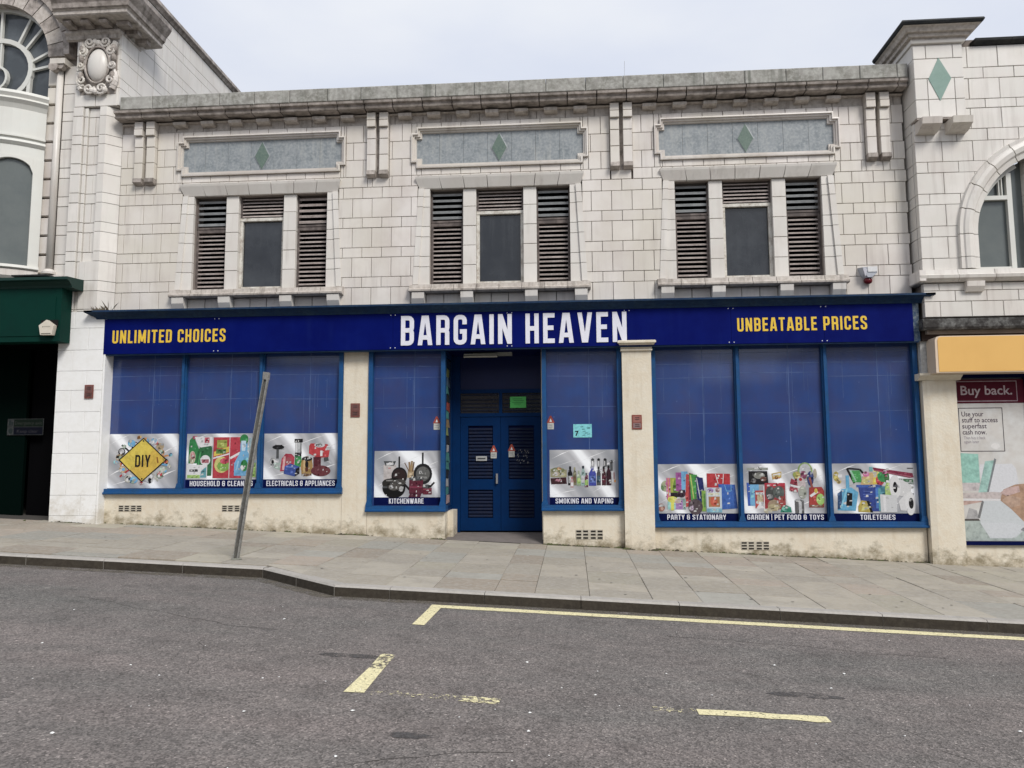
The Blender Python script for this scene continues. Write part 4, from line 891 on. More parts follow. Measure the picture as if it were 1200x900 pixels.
poster('small silver poster captioned SMOKING AND VAPING, right of the doors', -.385, .79, .922, 1.733, 'SMOKING AND VAPING', [
    ('tobacco_box', [('p', [(.01, .42), (.25, .42), (.25, .58), (.01, .60)], (.35, .33, .18)), ('e', .12, .57, .10, .04, (.18, .2, .08)), ('p', [(.02, .27), (.25, .28), (.24, .42), (.01, .40)], (.06, .02, .025)), ('e', .10, .50, .04, .03, (.5, .4, .3)), ('r', .08, .34, .17, .37, (.3, .1, .15)), ('e', .18, .48, .05, .03, (.5, .48, .25)), ('e', .14, .60, .03, .02, OR)]),
    bottle(.30, .25, .065, .40, K_, K_, GY, 'vape_bottle'), bottle(.365, .25, .05, .38, (.2, .19, .1), (.4, .38, .2), BR, 'vape_bottle'), bottle(.325, .20, .045, .22, (.5, .3, .3), (.5, .03, .06), WH, 'vape_bottle'),
    bottle(.425, .24, .06, .32, (.30, .4, .25), (.5, .55, .4), LG, 'vape_bottle'), bottle(.49, .24, .065, .42, (.3, .45, .42), (.03, .04, .06), SV, 'vape_bottle'), bottle(.535, .21, .05, .30, (.12, .03, .05), DG, LG, 'vape_bottle'),
    bottle(.625, .24, .105, .42, (.03, .05, .38), (.4, .42, .6), (.08, .15, .5), 'vape_device'), ('vape_tank', [('r', .605, .64, .655, .80, GY), ('r', .62, .66, .64, .78, WH), ('e', .63, .79, .022, .02, DG)]),
    bottle(.715, .25, .06, .40, DG, K_, (.04, .1, .15), 'vape_device'), ('vape_tank', [('r', .695, .64, .74, .80, GY), ('r', .71, .66, .72, .78, WH), ('e', .718, .79, .02, .02, K_)]),
    bottle(.79, .25, .06, .40, (.08, .02, .03), K_, MR, 'vape_device'), bottle(.86, .25, .07, .42, (.05, .015, .025), K_, None, 'vape_device'), ('vape_tank', [('r', .79, .64, .835, .80, DG), ('r', .80, .66, .81, .78, WH), ('e', .81, .79, .02, .02, K_)]),
    ('vape_pen', [('r', .885, .55, .92, .72, DG), ('e', .90, .74, .025, .02, K_), ('r', .925, .38, .945, .52, (.3, .1, .1)), ('r', .90, .26, .93, .55, SV), ('e', .95, .34, .014, .02, OR)])], (-.29, .695), (.79, .92))
poster('silver poster captioned PARTY and STATIONARY with gift bags', 1.452, 2.785, .648, 1.478, 'PARTY & STATIONARY', [
    ('bouquet', [('p', [(.05, .58), (.10, .5), (.15, .22), (.18, .22), (.18, .6), (.09, .62)], (.25, .05, .16)), ('e', .10, .55, .06, .07, (.4, .45, .25)), ('e', .13, .6, .03, .03, PK), ('e', .06, .52, .02, .03, (.15, .3, .1))]),
    ('pink_file', [('r', .11, .28, .165, .72, PK), ('r', .17, .30, .20, .70, (.6, .2, .5)), ('r', .13, .3, .14, .72, OR)]),
    ('balloon_packet', [('r', .16, .34, .31, .72, (.35, .42, .03)), ('r', .19, .34, .20, .7, (.6, .6, .1)), ('e', .23, .5, .04, .12, (.15, .3, .02)), ('e', .27, .55, .025, .09, (.7, .4, .15)), ('r', .16, .33, .33, .42, (.03, .02, .03))]),
    ('purple_bag', [('r', .23, .45, .32, .83, (.35, .06, .30)), ('r', .30, .40, .38, .85, LB), ('e', .3, .4, .05, .05, (.05, .02, .04))]),
    ('notebook', [('p', [(.34, .12), (.40, .15), (.42, .78), (.36, .80)], (.55, .04, .04)), ('p', [(.38, .14), (.44, .14), (.45, .80), (.40, .82)], (.2, .02, .05))]),
    ('green_file', [('p', [(.42, .22), (.50, .20), (.50, .78), (.40, .80)], (.06, .35, .06)), ('p', [(.48, .2), (.53, .2), (.52, .74), (.49, .76)], DG), ('l', .415, .78, .45, .3, .015, (.5, .6, .1))]),
    ('blue_file', [('p', [(.50, .18), (.60, .15), (.57, .72), (.48, .74)], (.01, .02, .15)), ('l', .49, .72, .53, .3, .012, SV)]),
    ('green_card', [('r', .55, .04, .60, .46, (.25, .45, .05)), ('r', .575, .12, .60, .40, (.1, .3, .05))]),
    ('grey_bag', [('r', .28, .08, .35, .30, (.25, .38, .35)), ('e', .47, .13, .09, .10, (.10, .07, .08)), ('e', .42, .1, .03, .03, (.4, .3, .4))]),
    ('gift_box', [('r', .12, .08, .24, .24, (.3, .65, .6)), ('r', .16, .06, .20, .30, (.75, .75, .05)), ('e', .18, .28, .06, .04, (.72, .70, .05)), ('r', .22, .08, .31, .27, (.4, .2, .5)), ('e', .25, .25, .04, .03, (.65, .5, .4))]),
    ('sweet_jar', [('e', .04, .12, .045, .05, (.4, .15, .1)), ('r', .01, .14, .08, .17, GY), ('e', .05, .1, .02, .02, (.7, .4, .3))]),
    ('red_gift_bag', [('p', [(.62, .81), (.91, .80), (.91, .45), (.62, .45)], (.52, .01, .02)), ('l', .73, .80, .76, .6, .008, WH), ('l', .83, .80, .82, .6, .008, WH), ('e', .77, .76, .012, .012, WH)]),
    ('blue_gift_bag', [('p', [(.76, .59), (.97, .58), (.995, .10), (.80, .08)], (.015, .12, .50)), ('l', .84, .58, .86, .45, .008, LB), ('l', .86, .45, .92, .45, .008, LB), ('l', .92, .45, .92, .58, .008, LB), ('p', [(.95, .58), (.97, .58), (.995, .10), (.95, .12)], (.01, .08, .38))]),
    ('picture_book', [('r', .61, .10, .80, .52, (.55, .65, .72)), ('r', .635, .13, .775, .34, (.45, .2, .06)), ('e', .70, .24, .045, .06, (.6, .08, .03)), ('r', .63, .37, .77, .41, (.65, .65, .4)), ('e', .66, .46, .04, .03, (.35, .2, .5)), ('e', .75, .47, .03, .03, (.5, .3, .3)), ('r', .61, .02, .80, .10, (.2, .5, .65))])], (1.60, 2.58), (.518, .645))
poster('silver poster captioned GARDEN, PET FOOD and TOYS, in the middle of the right window', 2.882, 4.235, .648, 1.478, 'GARDEN | PET FOOD & TOYS', [
    ('dog_food_bag', [('p', [(.05, .15), (.14, .15), (.15, .60), (.04, .62)], BL), ('r', .08, .15, .19, .60, LB), ('p', [(.07, .85), (.30, .85), (.31, .58), (.07, .58)], (.02, .022, .02)), ('r', .05, .87, .31, .92, (.30, .32, .28)), ('e', .20, .76, .07, .04, (.25, .25, .22)), ('e', .13, .66, .03, .03, (.12, .12, .12)), ('e', .25, .69, .04, .03, (.16, .06, .04))]),
    ('red_food_box', [('r', .14, .10, .26, .46, (.5, .06, .05)), ('e', .20, .30, .035, .08, (.6, .5, .3)), ('p', [(.15, .10), (.25, .10), (.21, .24)], WH), ('r', .15, .38, .25, .42, WH)]),
    ('puppy_food_bag', [('r', .26, .08, .51, .60, (.38, .02, .03)), ('r', .26, .55, .51, .61, (.55, .01, .04)), ('e', .33, .40, .06, .09, (.07, .075, .07)), ('e', .43, .42, .07, .08, (.10, .12, .11)), ('e', .37, .16, .08, .07, (.35, .25, .15)), ('e', .36, .12, .07, .04, (.45, .38, .2)), ('e', .46, .25, .04, .06, (.35, .05, .04)), ('e', .33, .34, .03, .03, (.2, .2, .2)), ('l', .25, .06, .25, .55, .01, WH), ('l', .52, .1, .52, .6, .01, WH)]),
    ('biscuit_tray', [('e', .29, .05, .05, .03, (.55, .5, .35)), ('p', [(.44, .02), (.58, .02), (.57, .12), (.51, .17), (.46, .13)], (.02, .25, .16)), ('e', .49, .08, .03, .02, (.1, .4, .3))]),
    ('chew_packet', [('p', [(.35, .80), (.47, .84), (.47, .72), (.36, .68)], (.6, .42, .1)), ('l', .37, .77, .46, .80, .015, WH), ('r', .37, .7, .45, .73, OR)]),
    ('toy_basket', [('e', .76, .86, .09, .10, (.28, .42, .12)), ('e', .76, .86, .07, .085, (.50, .51, .52)), ('e', .66, .76, .04, .05, (.5, .4, .1)), ('e', .74, .77, .04, .05, (.25, .05, .12)), ('e', .82, .70, .04, .09, (.03, .05, .2)), ('e', .70, .58, .06, .09, (.6, .5, .5)), ('p', [(.57, .60), (.66, .55), (.66, .64), (.59, .70)], (.35, .02, .05)), ('p', [(.56, .46), (.66, .42), (.66, .50), (.57, .54)], (.4, .03, .06)), ('l', .58, .56, .7, .52, .02, WH), ('e', .72, .42, .05, .08, (.4, .42, .35)), ('e', .63, .78, .02, .03, (.3, .35, .05)), ('e', .70, .68, .02, .02, RD), ('e', .88, .8, .02, .06, (.45, .4, .3))]),
    ('tin_can', [('r', .62, .0, .73, .26, (.12, .12, .12)), ('r', .665, .0, .70, .26, SV), ('e', .675, .26, .055, .02, GY)]),
    ('red_pouch', [('l', .81, .72, .84, .50, .025, (.35, .08, .06)), ('p', [(.79, .12), (.97, .12), (.98, .45), (.95, .53), (.80, .52)], (.42, .03, .02)), ('e', .93, .28, .05, .07, LG), ('l', .81, .34, .90, .44, .03, WH), ('e', .88, .45, .02, .03, YE), ('r', .80, .13, .96, .17, BR)])], (2.93, 4.185), (.518, .645))
poster('silver poster captioned TOILETERIES with toilet rolls, in the rightmost window', 4.345, 5.735, .648, 1.475, 'TOILETERIES', [
    ('perfume', [('e', .05, .74, .035, .06, (.5, .38, .05)), ('r', .07, .72, .12, .78, WH), ('e', .08, .64, .03, .03, (.6, .45, .15))]),
    ('basket_handle', [('l', .18, .90, .33, .88, .02, K_), ('l', .18, .90, .26, .60, .025, K_), ('l', .33, .88, .38, .78, .025, K_), ('p', [(.22, .86), (.33, .86), (.35, .62), (.24, .62)], (.05, .35, .08)), ('l', .22, .86, .28, .64, .02, (.3, .6, .4))]),
    ('snack_packets', [('p', [(.33, .56), (.50, .56), (.48, .82), (.37, .80)], (.6, .4, .15)), ('e', .40, .78, .04, .03, PK), ('e', .40, .64, .05, .03, (.65, .6, .2)), ('p', [(.47, .58), (.55, .58), (.54, .84), (.50, .88)], YE), ('e', .56, .66, .05, .06, (.55, .03, .05)), ('e', .60, .74, .07, .07, (.03, .32, .08)), ('r', .44, .84, .48, .93, (.15, .45, .45)), ('e', .52, .84, .03, .03, (.6, .55, .1)), ('e', .64, .7, .03, .06, (.05, .2, .05))]),
    ('blue_basket', [('p', [(.30, .56), (.58, .56), (.54, .04), (.34, .04)], (.015, .05, .30)), ('r', .28, .52, .56, .57, (.02, .10, .45)), ('r', .50, .1, .55, .52, (.03, .18, .6)), ('l', .36, .44, .46, .44, .01, (.08, .15, .5)), ('l', .36, .38, .46, .38, .01, (.08, .15, .5))]),
    ('cream_jug', [('p', [(.05, .06), (.26, .05), (.30, .42), (.22, .52), (.10, .48), (.06, .3)], (.08, .40, .65)), ('p', [(.15, .15), (.22, .15), (.23, .40), (.17, .42)], K_), ('r', .16, .5, .20, .76, (.08, .38, .62)), ('p', [(.05, .08), (.10, .1), (.11, .46), (.06, .4)], (.02, .08, .2)), ('l', .09, .1, .17, .5, .02, (.2, .6, .8))]),
    ('sponge', [('p', [(.29, .03), (.45, .02), (.42, .24), (.33, .26), (.29, .14)], (.50, .38, .04)), ('e', .37, .12, .04, .04, (.6, .5, .1)), ('p', [(.43, .02), (.46, .02), (.42, .25), (.39, .25)], K_)]),
    bottle(.645, .34, .065, .32, LG, WH, (.5, .7, .2), 'shampoo_bottle'), ('green_bottle', [('r', .55, .3, .61, .54, (.04, .22, .3)), ('r', .53, .05, .56, .5, (.08, .35, .4))]),
    ('red_tube', [('p', [(.48, .92), (.94, .80), (.95, .72), (.90, .71), (.50, .85)], (.25, .01, .05)), ('l', .50, .86, .92, .73, .012, (.4, .1, .15)), ('e', .62, .82, .03, .02, PK)]),
    ('towel', [('p', [(.72, .70), (.94, .68), (.95, .58), (.8, .60)], (.06, .16, .08)), ('l', .75, .64, .95, .60, .01, SV), ('l', .88, .9, .95, .9, .01, DG), ('r', .86, .5, .94, .54, (.06, .14, .1)), ('r', .88, .36, .94, .40, DG)]),
    ('toilet_roll', [('p', [(.68, .40), (.80, .34), (.90, .36), (.92, .56), (.80, .68), (.70, .66)], (.66, .66, .66)), ('e', .73, .53, .065, .14, (.72, .72, .72)), ('e', .73, .52, .025, .065, K_)]),
    ('toilet_roll', [('p', [(.78, .06), (.92, .04), (.94, .34), (.84, .38), (.76, .24)], (.70, .70, .70)), ('e', .895, .20, .06, .14, (.76, .76, .76)), ('e', .905, .20, .028, .065, K_)]),
    ('toilet_roll', [('p', [(.55, .02), (.74, .02), (.745, .36), (.55, .38)], (.62, .63, .64)), ('l', .60, .04, .60, .35, .03, (.74, .74, .75))])], (4.775, 5.34), (.518, .645))

# ================================================================ small things fixed to the shop
def triangle_sticker(x, z, y, lab):
    t = thing('warning_sticker', lab, 'sticker', (x, y, z), 'red and white warning stickers around the doors')
    MB().prism([(x-.055, z), (x+.055, z), (x+.055, z+.11), (x-.055, z+.11)], y-.001, y).build('white_panel', P((.55, .55, .5)), t)
    MB().prism([(x-.07, z+.112), (x+.07, z+.112), (x+.012, z+.235), (x-.012, z+.235)], y-.001, y).build('red_triangle', P((.42, .05, .02)), t)
    q = MB(); q.flat([(x-.022, z+.13), (x+.022, z+.13), (x, z+.19)], y-.0016); q.build('symbol', P(WH), t)
    q = MB(); q.flat([(x-.04, z+.03), (x+.04, z+.03), (x+.04, z+.045), (x-.04, z+.045)], y-.0016); q.flat([(x-.04, z+.065), (x+.03, z+.065), (x+.03, z+.08), (x-.04, z+.08)], y-.0016); q.build('small_print', P(GY), t)
triangle_sticker(-2.36, 2.10, .056, 'small red and white warning sticker on the window left of the doors')
triangle_sticker(-.36, 2.09, .056, 'small red and white warning sticker on the window right of the doors')
triangle_sticker(-1.43, 1.60, .787, 'small red and white warning sticker on the left door leaf')
triangle_sticker(-1.10, 1.62, .787, 'small red and white warning sticker on the right door leaf')
n_ = thing('paper_notice', 'turquoise paper notice with a 7 stuck on the blue window right of the doors', 'notice', (.19, .056, 1.945))
MB().box(.03, .35, .052, .056, 1.945, 2.175).build('sheet', mat('turquoise_paper', (.22, .58, .62), .6, n1=(22, .8, (.12, .38, .40))), n_)
font_text('7', .06, 1.975, .12, .0512, P(K_), n_, 'numeral', .004)
q = MB()
for i in range(8):
    a = .15+rn.uniform(0, .13); z = 1.97+rn.uniform(0, .16); q.flat([(a, z), (a+.05, z+.01), (a+.05, z+.022), (a, z+.014)], .0512)
q.build('handwriting', P((.06, .28, .30)), n_)
n_ = thing('paper_notice', 'green paper notice behind the transom above the right door', 'notice', (-.97, .80, 2.53))
MB().box(-1.125, -.83, .800, .804, 2.525, 2.73).build('sheet', mat('green_paper', (.10, .50, .12), .6), n_)
q = MB()
for z, a, b_ in ((2.685, -1.08, -.90), (2.655, -1.06, -.87), (2.62, -1.09, -.88), (2.59, -1.05, -.92)): q.flat([(a, z), (b_, z), (b_, z+.010), (a, z+.010)], .7992)
q.build('handwriting', P((.03, .25, .04)), n_)
n_ = thing('door_notice', 'small white label on the left door leaf below the warning sticker', 'notice', (-1.63, .79, 1.55))
MB().box(-1.755, -1.555, .785, .789, 1.555, 1.64).build('plate', P((.45, .46, .45)), n_); q = MB(); q.flat([(-1.73, 1.585), (-1.58, 1.585), (-1.58, 1.61), (-1.73, 1.61)], .784); q.build('print', P(DG), n_)
q = MB()
for k in range(26):
    a, z = -.93+rn.uniform(-.09, .13), 1.62+rn.uniform(-.13, .12); q.flat([(a, z), (a+.012, z+.03), (a+.020, z+.03), (a+.008, z)], .786)
q.build('scribble', P((.28, .28, .3)), None, 'white scratched scribble on the right door leaf', 'scribble', kind='stuff')
t = thing('strip_light', 'twin tube strip light fitting under the sign in front of the doors', 'light', (-1.5, .3, 3.40))
MB().box(-1.75, -1.05, .28, .44, 3.44, 3.488).build('housing', mat('grey_enamel', (.30, .31, .28), .4), t)
MB().cyl((-1.90, .17, 3.405), (-1.30, .17, 3.405), .022).build('tube', mat('unlit_tube', (.38, .38, .33), .3), t)
MB().box(-1.90, -1.30, .155, .30, 3.43, 3.45).build('bracket', mat('grey_enamel', (.30, .31, .28), .4), t)
def plate(x, z, y, lab, m_, wd=.165, ht=.245):
    t = thing('wall_plate', lab, 'plate', (x, y, z), 'red plates on the piers')
    MB().box(x-wd/2, x+wd/2, y-.012, y, z, z+ht).build('backing', m_, t)
    MB().box(x-wd/2+.015, x+wd/2-.015, y-.0145, y-.0125, z+ht*.48, z+ht-.02).build('upper_panel', P((.38, .13, .10)) if m_ is REDM else P((.20, .08, .07)), t)
    MB().box(x-wd/2+.015, x+wd/2-.015, y-.0145, y-.0125, z+.02, z+ht*.44).build('lower_panel', P((.28, .17, .17)) if m_ is REDM else P((.16, .06, .05)), t)
    q = MB()
    for i, zz_ in enumerate((.78, .66, .30, .18)): q.flat([(x-.035, z+ht*zz_), (x+.04, z+ht*zz_), (x+.04, z+ht*(zz_+.05)), (x-.035, z+ht*(zz_+.05))], y-.016)
    q.build('worn_lettering', P((.07, .04, .04)), t)
plate(-8.62, 2.70, -.207, 'dark red plate on the white painted pilaster at the left', REDP)
plate(-3.805, 2.33, -.004, 'dark red plate on the cream pier left of the kitchenware window', REDP)
plate(1.11, 2.07, -.12, 'bright red plate on the cream capped pier right of the doors', REDM)
# alarm box
t = thing('alarm_box', 'white and grey alarm box with dark red base on the wall beside the third window', 'alarm', (5.07, -.05, 4.52))
q = MB(); pr = [(-.155, .26), (.145, .27), (.13, .14), (.03, .05), (-.05, .05), (-.11, .12)]
k = len(pr); sc_ = .82
q.add([(5.07+x, 0, 4.54+z) for x, z in pr]+[(5.07+x*sc_+.01, -.13, 4.54+.03+z*sc_) for x, z in pr], [tuple(range(k, 2*k))[::1]]+[(i, (i+1) % k, k+(i+1) % k, k+i)[::-1] for i in range(k)])
q.build('casing', mat('alarm_grey', (.42, .44, .48), .35, n1=(14, .4, (.25, .26, .3))), t)
MB().prism([(5.04, 4.70), (5.19, 4.70), (5.19, 4.79), (5.03, 4.79)], -.142, -.131).build('white_cover', P((.8, .8, .8), .3), t)
MB().prism([(4.99, 4.62), (5.03, 4.74), (4.985, 4.77), (4.96, 4.75)], -.140, -.129).build('white_flash', P((.6, .6, .66), .3), t)
MB().ball((5.06, -.055, 4.565), .075, .05, .06).build('red_lens', mat('red_lens', (.10, .006, .01), .2), t, smooth=True)
# plant in the gutter on the sign's left end
t = thing('weeds', 'small dead weeds growing on the left end of the blue sign ledge', 'plant', (-8.35, -.25, 4.29))
q = MB(); WB = mat('dead_weed', (.10, .08, .055), .9)
for i in range(46):
    x = -8.42+rn.gauss(0, .11); a = rn.uniform(-.8, .8); h = rn.uniform(.05, .16)*(1.4 if x > -8.35 else .7); y = -.22+rn.uniform(-.04, .06)
    q.add([(x-.006, y, 4.28), (x+.006, y, 4.28), (x+math.sin(a)*h*.5+.006, y, 4.28+h*.6), (x+math.sin(a)*h, y+rn.uniform(-.03, .03), 4.28+h)], [(0, 1, 2, 3)])
q.build('stems', WB, t); MB().ball((-8.5, -.22, 4.29), .13, .06, .035).build('leaf_litter', WB, t)
# leaning post
t = thing('leaning_post', 'bent grey metal post leaning to the right in front of the cleaning poster', 'post', (-4.50, -3.15, zp(-4.5, -3.15)))
b0, b1 = Vector((-4.50, -3.15, zp(-4.5, -3.15)-.02)), Vector((-4.155, -3.15, 2.66))
q = MB(); d = (b1-b0).normalized(); sxv = Vector((d.z, 0, -d.x)); yv = Vector((0, 1, 0))
def rail(a, b_, w_, dp): q.add([a+sxv*(i*w_)+yv*(j*dp) for i, j in ((-1, -1), (1, -1), (1, 1), (-1, 1))]+[b_+sxv*(i*w_)+yv*(j*dp) for i, j in ((-1, -1), (1, -1), (1, 1), (-1, 1))], [(3, 2, 1, 0), (4, 5, 6, 7), (0, 1, 5, 4), (1, 2, 6, 5), (2, 3, 7, 6), (3, 0, 4, 7)])
mid = b0.lerp(b1, .55)+Vector((-.012, 0, 0)); rail(b0, mid, .030, .004); rail(mid, b1, .028, .004)
q.build('web', mat('dark_galvanised', (.12, .12, .11), .7, metal=.2, n1=(12, .6, (.07, .065, .06)), n2=(40, .5, (.22, .21, .19))), t)
for sg_, w__ in ((-1, .006), (1, .010)):
    q = MB(); o_ = Vector((.030*sg_, -.018, 0)); rail(b0+o_, mid+o_, w__, .022); rail(mid+o_*.95, b1+o_*.95, w__, .022); q.build('flange', POST, t)
q = MB(); rail(b1+Vector((0, -.004, 0)), b1+Vector((.006, -.004, .10)), .042, .024); q.build('top_clamp', POST, t)
MB().cyl((-4.497, -3.15, zp(-4.5, -3.15)-.002), (-4.497, -3.15, zp(-4.5, -3.15)+.012), .075, .06, 14).build('base_collar', mat('mortar_collar', (.2, .2, .17), .9), t)

# ================================================================ LEFT BUILDING
LX = -15.0
CL = [4.33, 4.67, 4.86, 5.225, 5.41, 5.78, 5.965, 6.33, 6.52, 6.88, 7.08, 7.45, 7.63, 8.0, 8.18, 8.54, 8.73, 9.10]
left = thing('ornate_building', 'tall ornate faience building at the left with arched window, bow window and scrolled cartouche', 'building', (-11.6, 4, .5))
# pilaster: painted foot
zc = [.2, .62, .98, 1.36, 1.72, 2.1, 2.46, 2.85, 3.2, 3.58, 3.98, 4.285]
rnl = random.Random(9)
for i in range(len(zc)-1):
    j = -8.83+(.14 if i % 2 else -.14)
    for a, b_ in ((-9.26, j), (j, -8.40)):
        block('painted_block', left, a+.002, b_-.002, zc[i]+.002, zc[i+1]-.002, -.20, .2, PAINTW, c=.004, jit=.002)
block('painted_reveal', left, -8.398, -8.36, .2, 4.2, -.195, .1, PAINTW, jit=0)
# pilaster shaft
def cant(z0, z1, m_=FAIW):
    MB().add([(-8.83, -.2, z0), (-8.57, -.2, z0), (-8.362, .0, z0), (-8.362, .1, z0), (-8.83, .1, z0), (-8.83, -.2, z1), (-8.57, -.2, z1), (-8.362, .0, z1), (-8.362, .1, z1), (-8.83, .1, z1)],
        [(4, 3, 2, 1, 0), (5, 6, 7, 8, 9), (0, 1, 6, 5), (1, 2, 7, 6), (2, 3, 8, 7), (3, 4, 9, 8), (4, 0, 5, 9)]).build('pilaster_block', m_, left)
cl2 = [4.29]+CL[0:14]+[8.18]
for i in range(len(cl2)-1):
    z0, z1 = cl2[i]+.005, cl2[i+1]-.005
    if z1-z0 < .03: continue
    # side strips proud, centre sunk
    block('pilaster_block', left, -9.22, -9.03, z0, z1, -.20, .1, FAIW); block('pilaster_block', left, -9.02, -8.955, z0, z1, -.155, .1, FAIW)
    if z0 < 4.9 or z0 > 8.3: cant(z0, z1); block('pilaster_block', left, -8.95, -8.835, z0, z1, -.19, .1, FAIW)
    else:
        k = 2 if i % 2 else 1; w_ = (-8.70+8.95)/k
        for q_ in range(k): block('pilaster_block', left, -8.95+q_*w_+.003, -8.95+(q_+1)*w_-.003, z0, z1, -.12, .1, FAIW)
        q = MB(); q.add([(-8.695, -.2, z0), (-8.57, -.2, z0), (-8.362, 0, z0), (-8.362, .1, z0), (-8.695, .1, z0), (-8.695, -.2, z1), (-8.57, -.2, z1), (-8.362, 0, z1), (-8.362, .1, z1), (-8.695, .1, z1)],
            [(4, 3, 2, 1, 0), (5, 6, 7, 8, 9), (0, 1, 6, 5), (1, 2, 7, 6), (2, 3, 8, 7), (4, 0, 5, 9)]); q.build('pilaster_block', FAIW, left)
# upper pier that carries the cartouche
for z0, z1 in ((8.19, 8.54), (8.54, 8.90), (8.90, 9.2), (9.2, 9.5)):
    block('pier_block', left, -9.22, -8.82, z0+.004, z1-.004, -.18, .1, FAIW); block('pier_block', left, -8.81, -8.39, z0+.004, z1-.004, -.18, .1, FAIW)
# side wall rising above the shop roof (faces +X)
q = MB(); q.box(-8.9, -8.38, .1, 11, 0, 10.9); q.box(-8.9, -8.62, -.08, .1, 4.3, 8.2); q.box(-8.9, -8.40, -.08, .1, 8.2, 10.6); q.build('side_wall_core', MORT, left)
rows = [8.2, 8.54, 8.73, 9.10, 9.29, 9.66, 9.85, 10.22, 10.41, 10.78]
for i in range(len(rows)-1):
    y = -.18 if rows[i] < 9.4 else .1
    off = (i % 2)*.28
    while y < 10.8:
        y2 = min(y+(.56 if off == 0 or y > .2 else .28), 10.8); z0, z1 = rows[i]+.005, rows[i+1]-.005
        q = MB(); c = .008; a, b_ = y+.006, y2-.006
        q.add([(-8.35, a, z0), (-8.35, b_, z0), (-8.35, b_, z1), (-8.35, a, z1), (-8.41, a, z0), (-8.41, b_, z0), (-8.41, b_, z1), (-8.41, a, z1)], [(0, 1, 2, 3), (0, 4, 5, 1), (1, 5, 6, 2), (2, 6, 7, 3), (3, 7, 4, 0)])
        q.build('side_block', FAIW, left); y = y2
for i in range(18):
    y = .1+i*.6; q = MB(); q.profx([(-8.42, 10.785), (-8.33, 10.785), (-8.30, 10.83), (-8.26, 10.86), (-8.26, 10.93), (-8.3, 10.98), (-8.9, 10.98), (-8.9, 10.785)], y+.004, y+.596); q.build('coping_stone', CORN, left)
# entablature above the pilaster: necking, dentils, mouldings
def wrap(prof_, xl, m_, name, seg=None, yback=.35, x0=-8.40):
    """profile [(out, z)] run along the front to a corner and back along the side"""
    q = MB(); k = len(prof_)
    A = [(xl, -.2-o, z) for o, z in prof_]; B = [(x0+o, -.2-o, z) for o, z in prof_]; C_ = [(x0+o, yback, z) for o, z in prof_]
    q.add(A+B+C_, [(i+1, i, k+i, k+i+1)[::-1] for i in range(k-1)]+[(k+i+1, k+i, 2*k+i, 2*k+i+1)[::-1] for i in range(k-1)]+[tuple(2*k+i for i in range(k))])
    return q.build(name, m_, left)
wrap([(-.02, 9.48), (.03, 9.50), (.05, 9.56), (.09, 9.60), (.09, 9.64)], -9.42, STAIN, 'bed_moulding', x0=-8.43, yback=.45)
wrap([(.06, 9.64), (.06, 9.745)], -9.42, CORN, 'frieze_band', x0=-8.43, yback=.5)
wrap([(.06, 9.735), (.40, 9.74), (.42, 9.76), (.42, 9.82), (.45, 9.84)], -9.42, STAIN, 'corona', x0=-8.43, yback=.62)
wrap([(.44, 9.84), (.47, 9.86), (.49, 9.94), (.56, 10.03), (.60, 10.10), (.60, 10.18), (.2, 10.3)], -9.42, CORN, 'cyma', x0=-8.43, yback=.62)
for cx in (-9.25, -8.9, -8.55): block('modillion', left, cx-.08, cx+.08, 9.655, 9.73, -.52, -.25, CORN, c=.03)
for cy in (-.32, .0, .32): MB().box(-8.35, -8.12, cy-.07, cy+.07, 9.655, 9.73).build('modillion', CORN, left)
block('attic_block', left, -9.42, -8.4, 10.3, 11.2, -.5, .1, FAIW)
# scrolled cartouche
ct = thing('cartouche', None, None, (-8.78, -.2, 8.42)); ct.parent = left; ct.location = Vector((-8.78, -.2, 8.42))-WL[left]
cx, cz = -8.77, 8.97
MB().ball((cx, -.20, cz), .21, .13, .33, 20, 10).build('oval_boss', FAIW, ct, smooth=True)
q = MB()
for i in range(28):
    a0, a1 = i*math.tau/28, (i+1)*math.tau/28
    q.cyl((cx+.235*math.cos(a0), -.25, cz+.36*math.sin(a0)), (cx+.235*math.cos(a1), -.25, cz+.36*math.sin(a1)), .022, n=6)
q.build('oval_moulding', CORN, ct)
def scroll(x, z, r_, turns=1.6, a0=0, sgn=1, th=.035):
    q = MB(); k = 22; last = None
    for i in range(k+1):
        t_ = i/k; a = a0+sgn*t_*turns*math.tau; rr = r_*(1-.8*t_); p_ = (x+rr*math.cos(a), -.25-.04*t_, z+rr*math.sin(a))
        if last: q.cyl(last, p_, th*(1-.35*t_), n=6)
        last = p_
    q.build('scroll', FAI, ct, smooth=False)
for a_ in ((-8.62, 9.41, .10, 180, 1), (-8.93, 9.40, .10, 0, -1), (-8.50, 9.24, .09, 90, 1), (-9.05, 9.22, .09, 90, -1), (-8.66, 8.50, .11, 200, 1), (-8.90, 8.50, .10, 20, -1), (-8.49, 8.66, .10, 270, 1), (-9.06, 8.66, .10, 300, -1), (-8.47, 8.95, .07, 180, 1), (-9.08, 8.95, .07, 0, -1)):
    scroll(a_[0], a_[1], a_[2], a0=R(a_[3]), sgn=a_[4], th=.028)
MB().box(-9.12, -8.42, -.19, -.17, 8.42, 9.47).build('backplate', CORN, ct)
for sgn in (-1, 1):
    q = MB(); last = None
    for i in range(15):
        t_ = i/14; z = 8.50+t_*.92; x = cx+sgn*(.30+.055*math.sin(t_*math.pi*2.2)); p_ = (x, -.22, z)
        if last: q.cyl(last, p_, .045+.02*math.sin(t_*9), n=6)
        last = p_
    q.build('side_strap', FAI, ct)
    for z in (8.75, 9.1, 9.28): MB().ball((cx+sgn*.31, -.25, z), .06, .05, .085, 8, 6).build('leaf', CORN, ct)
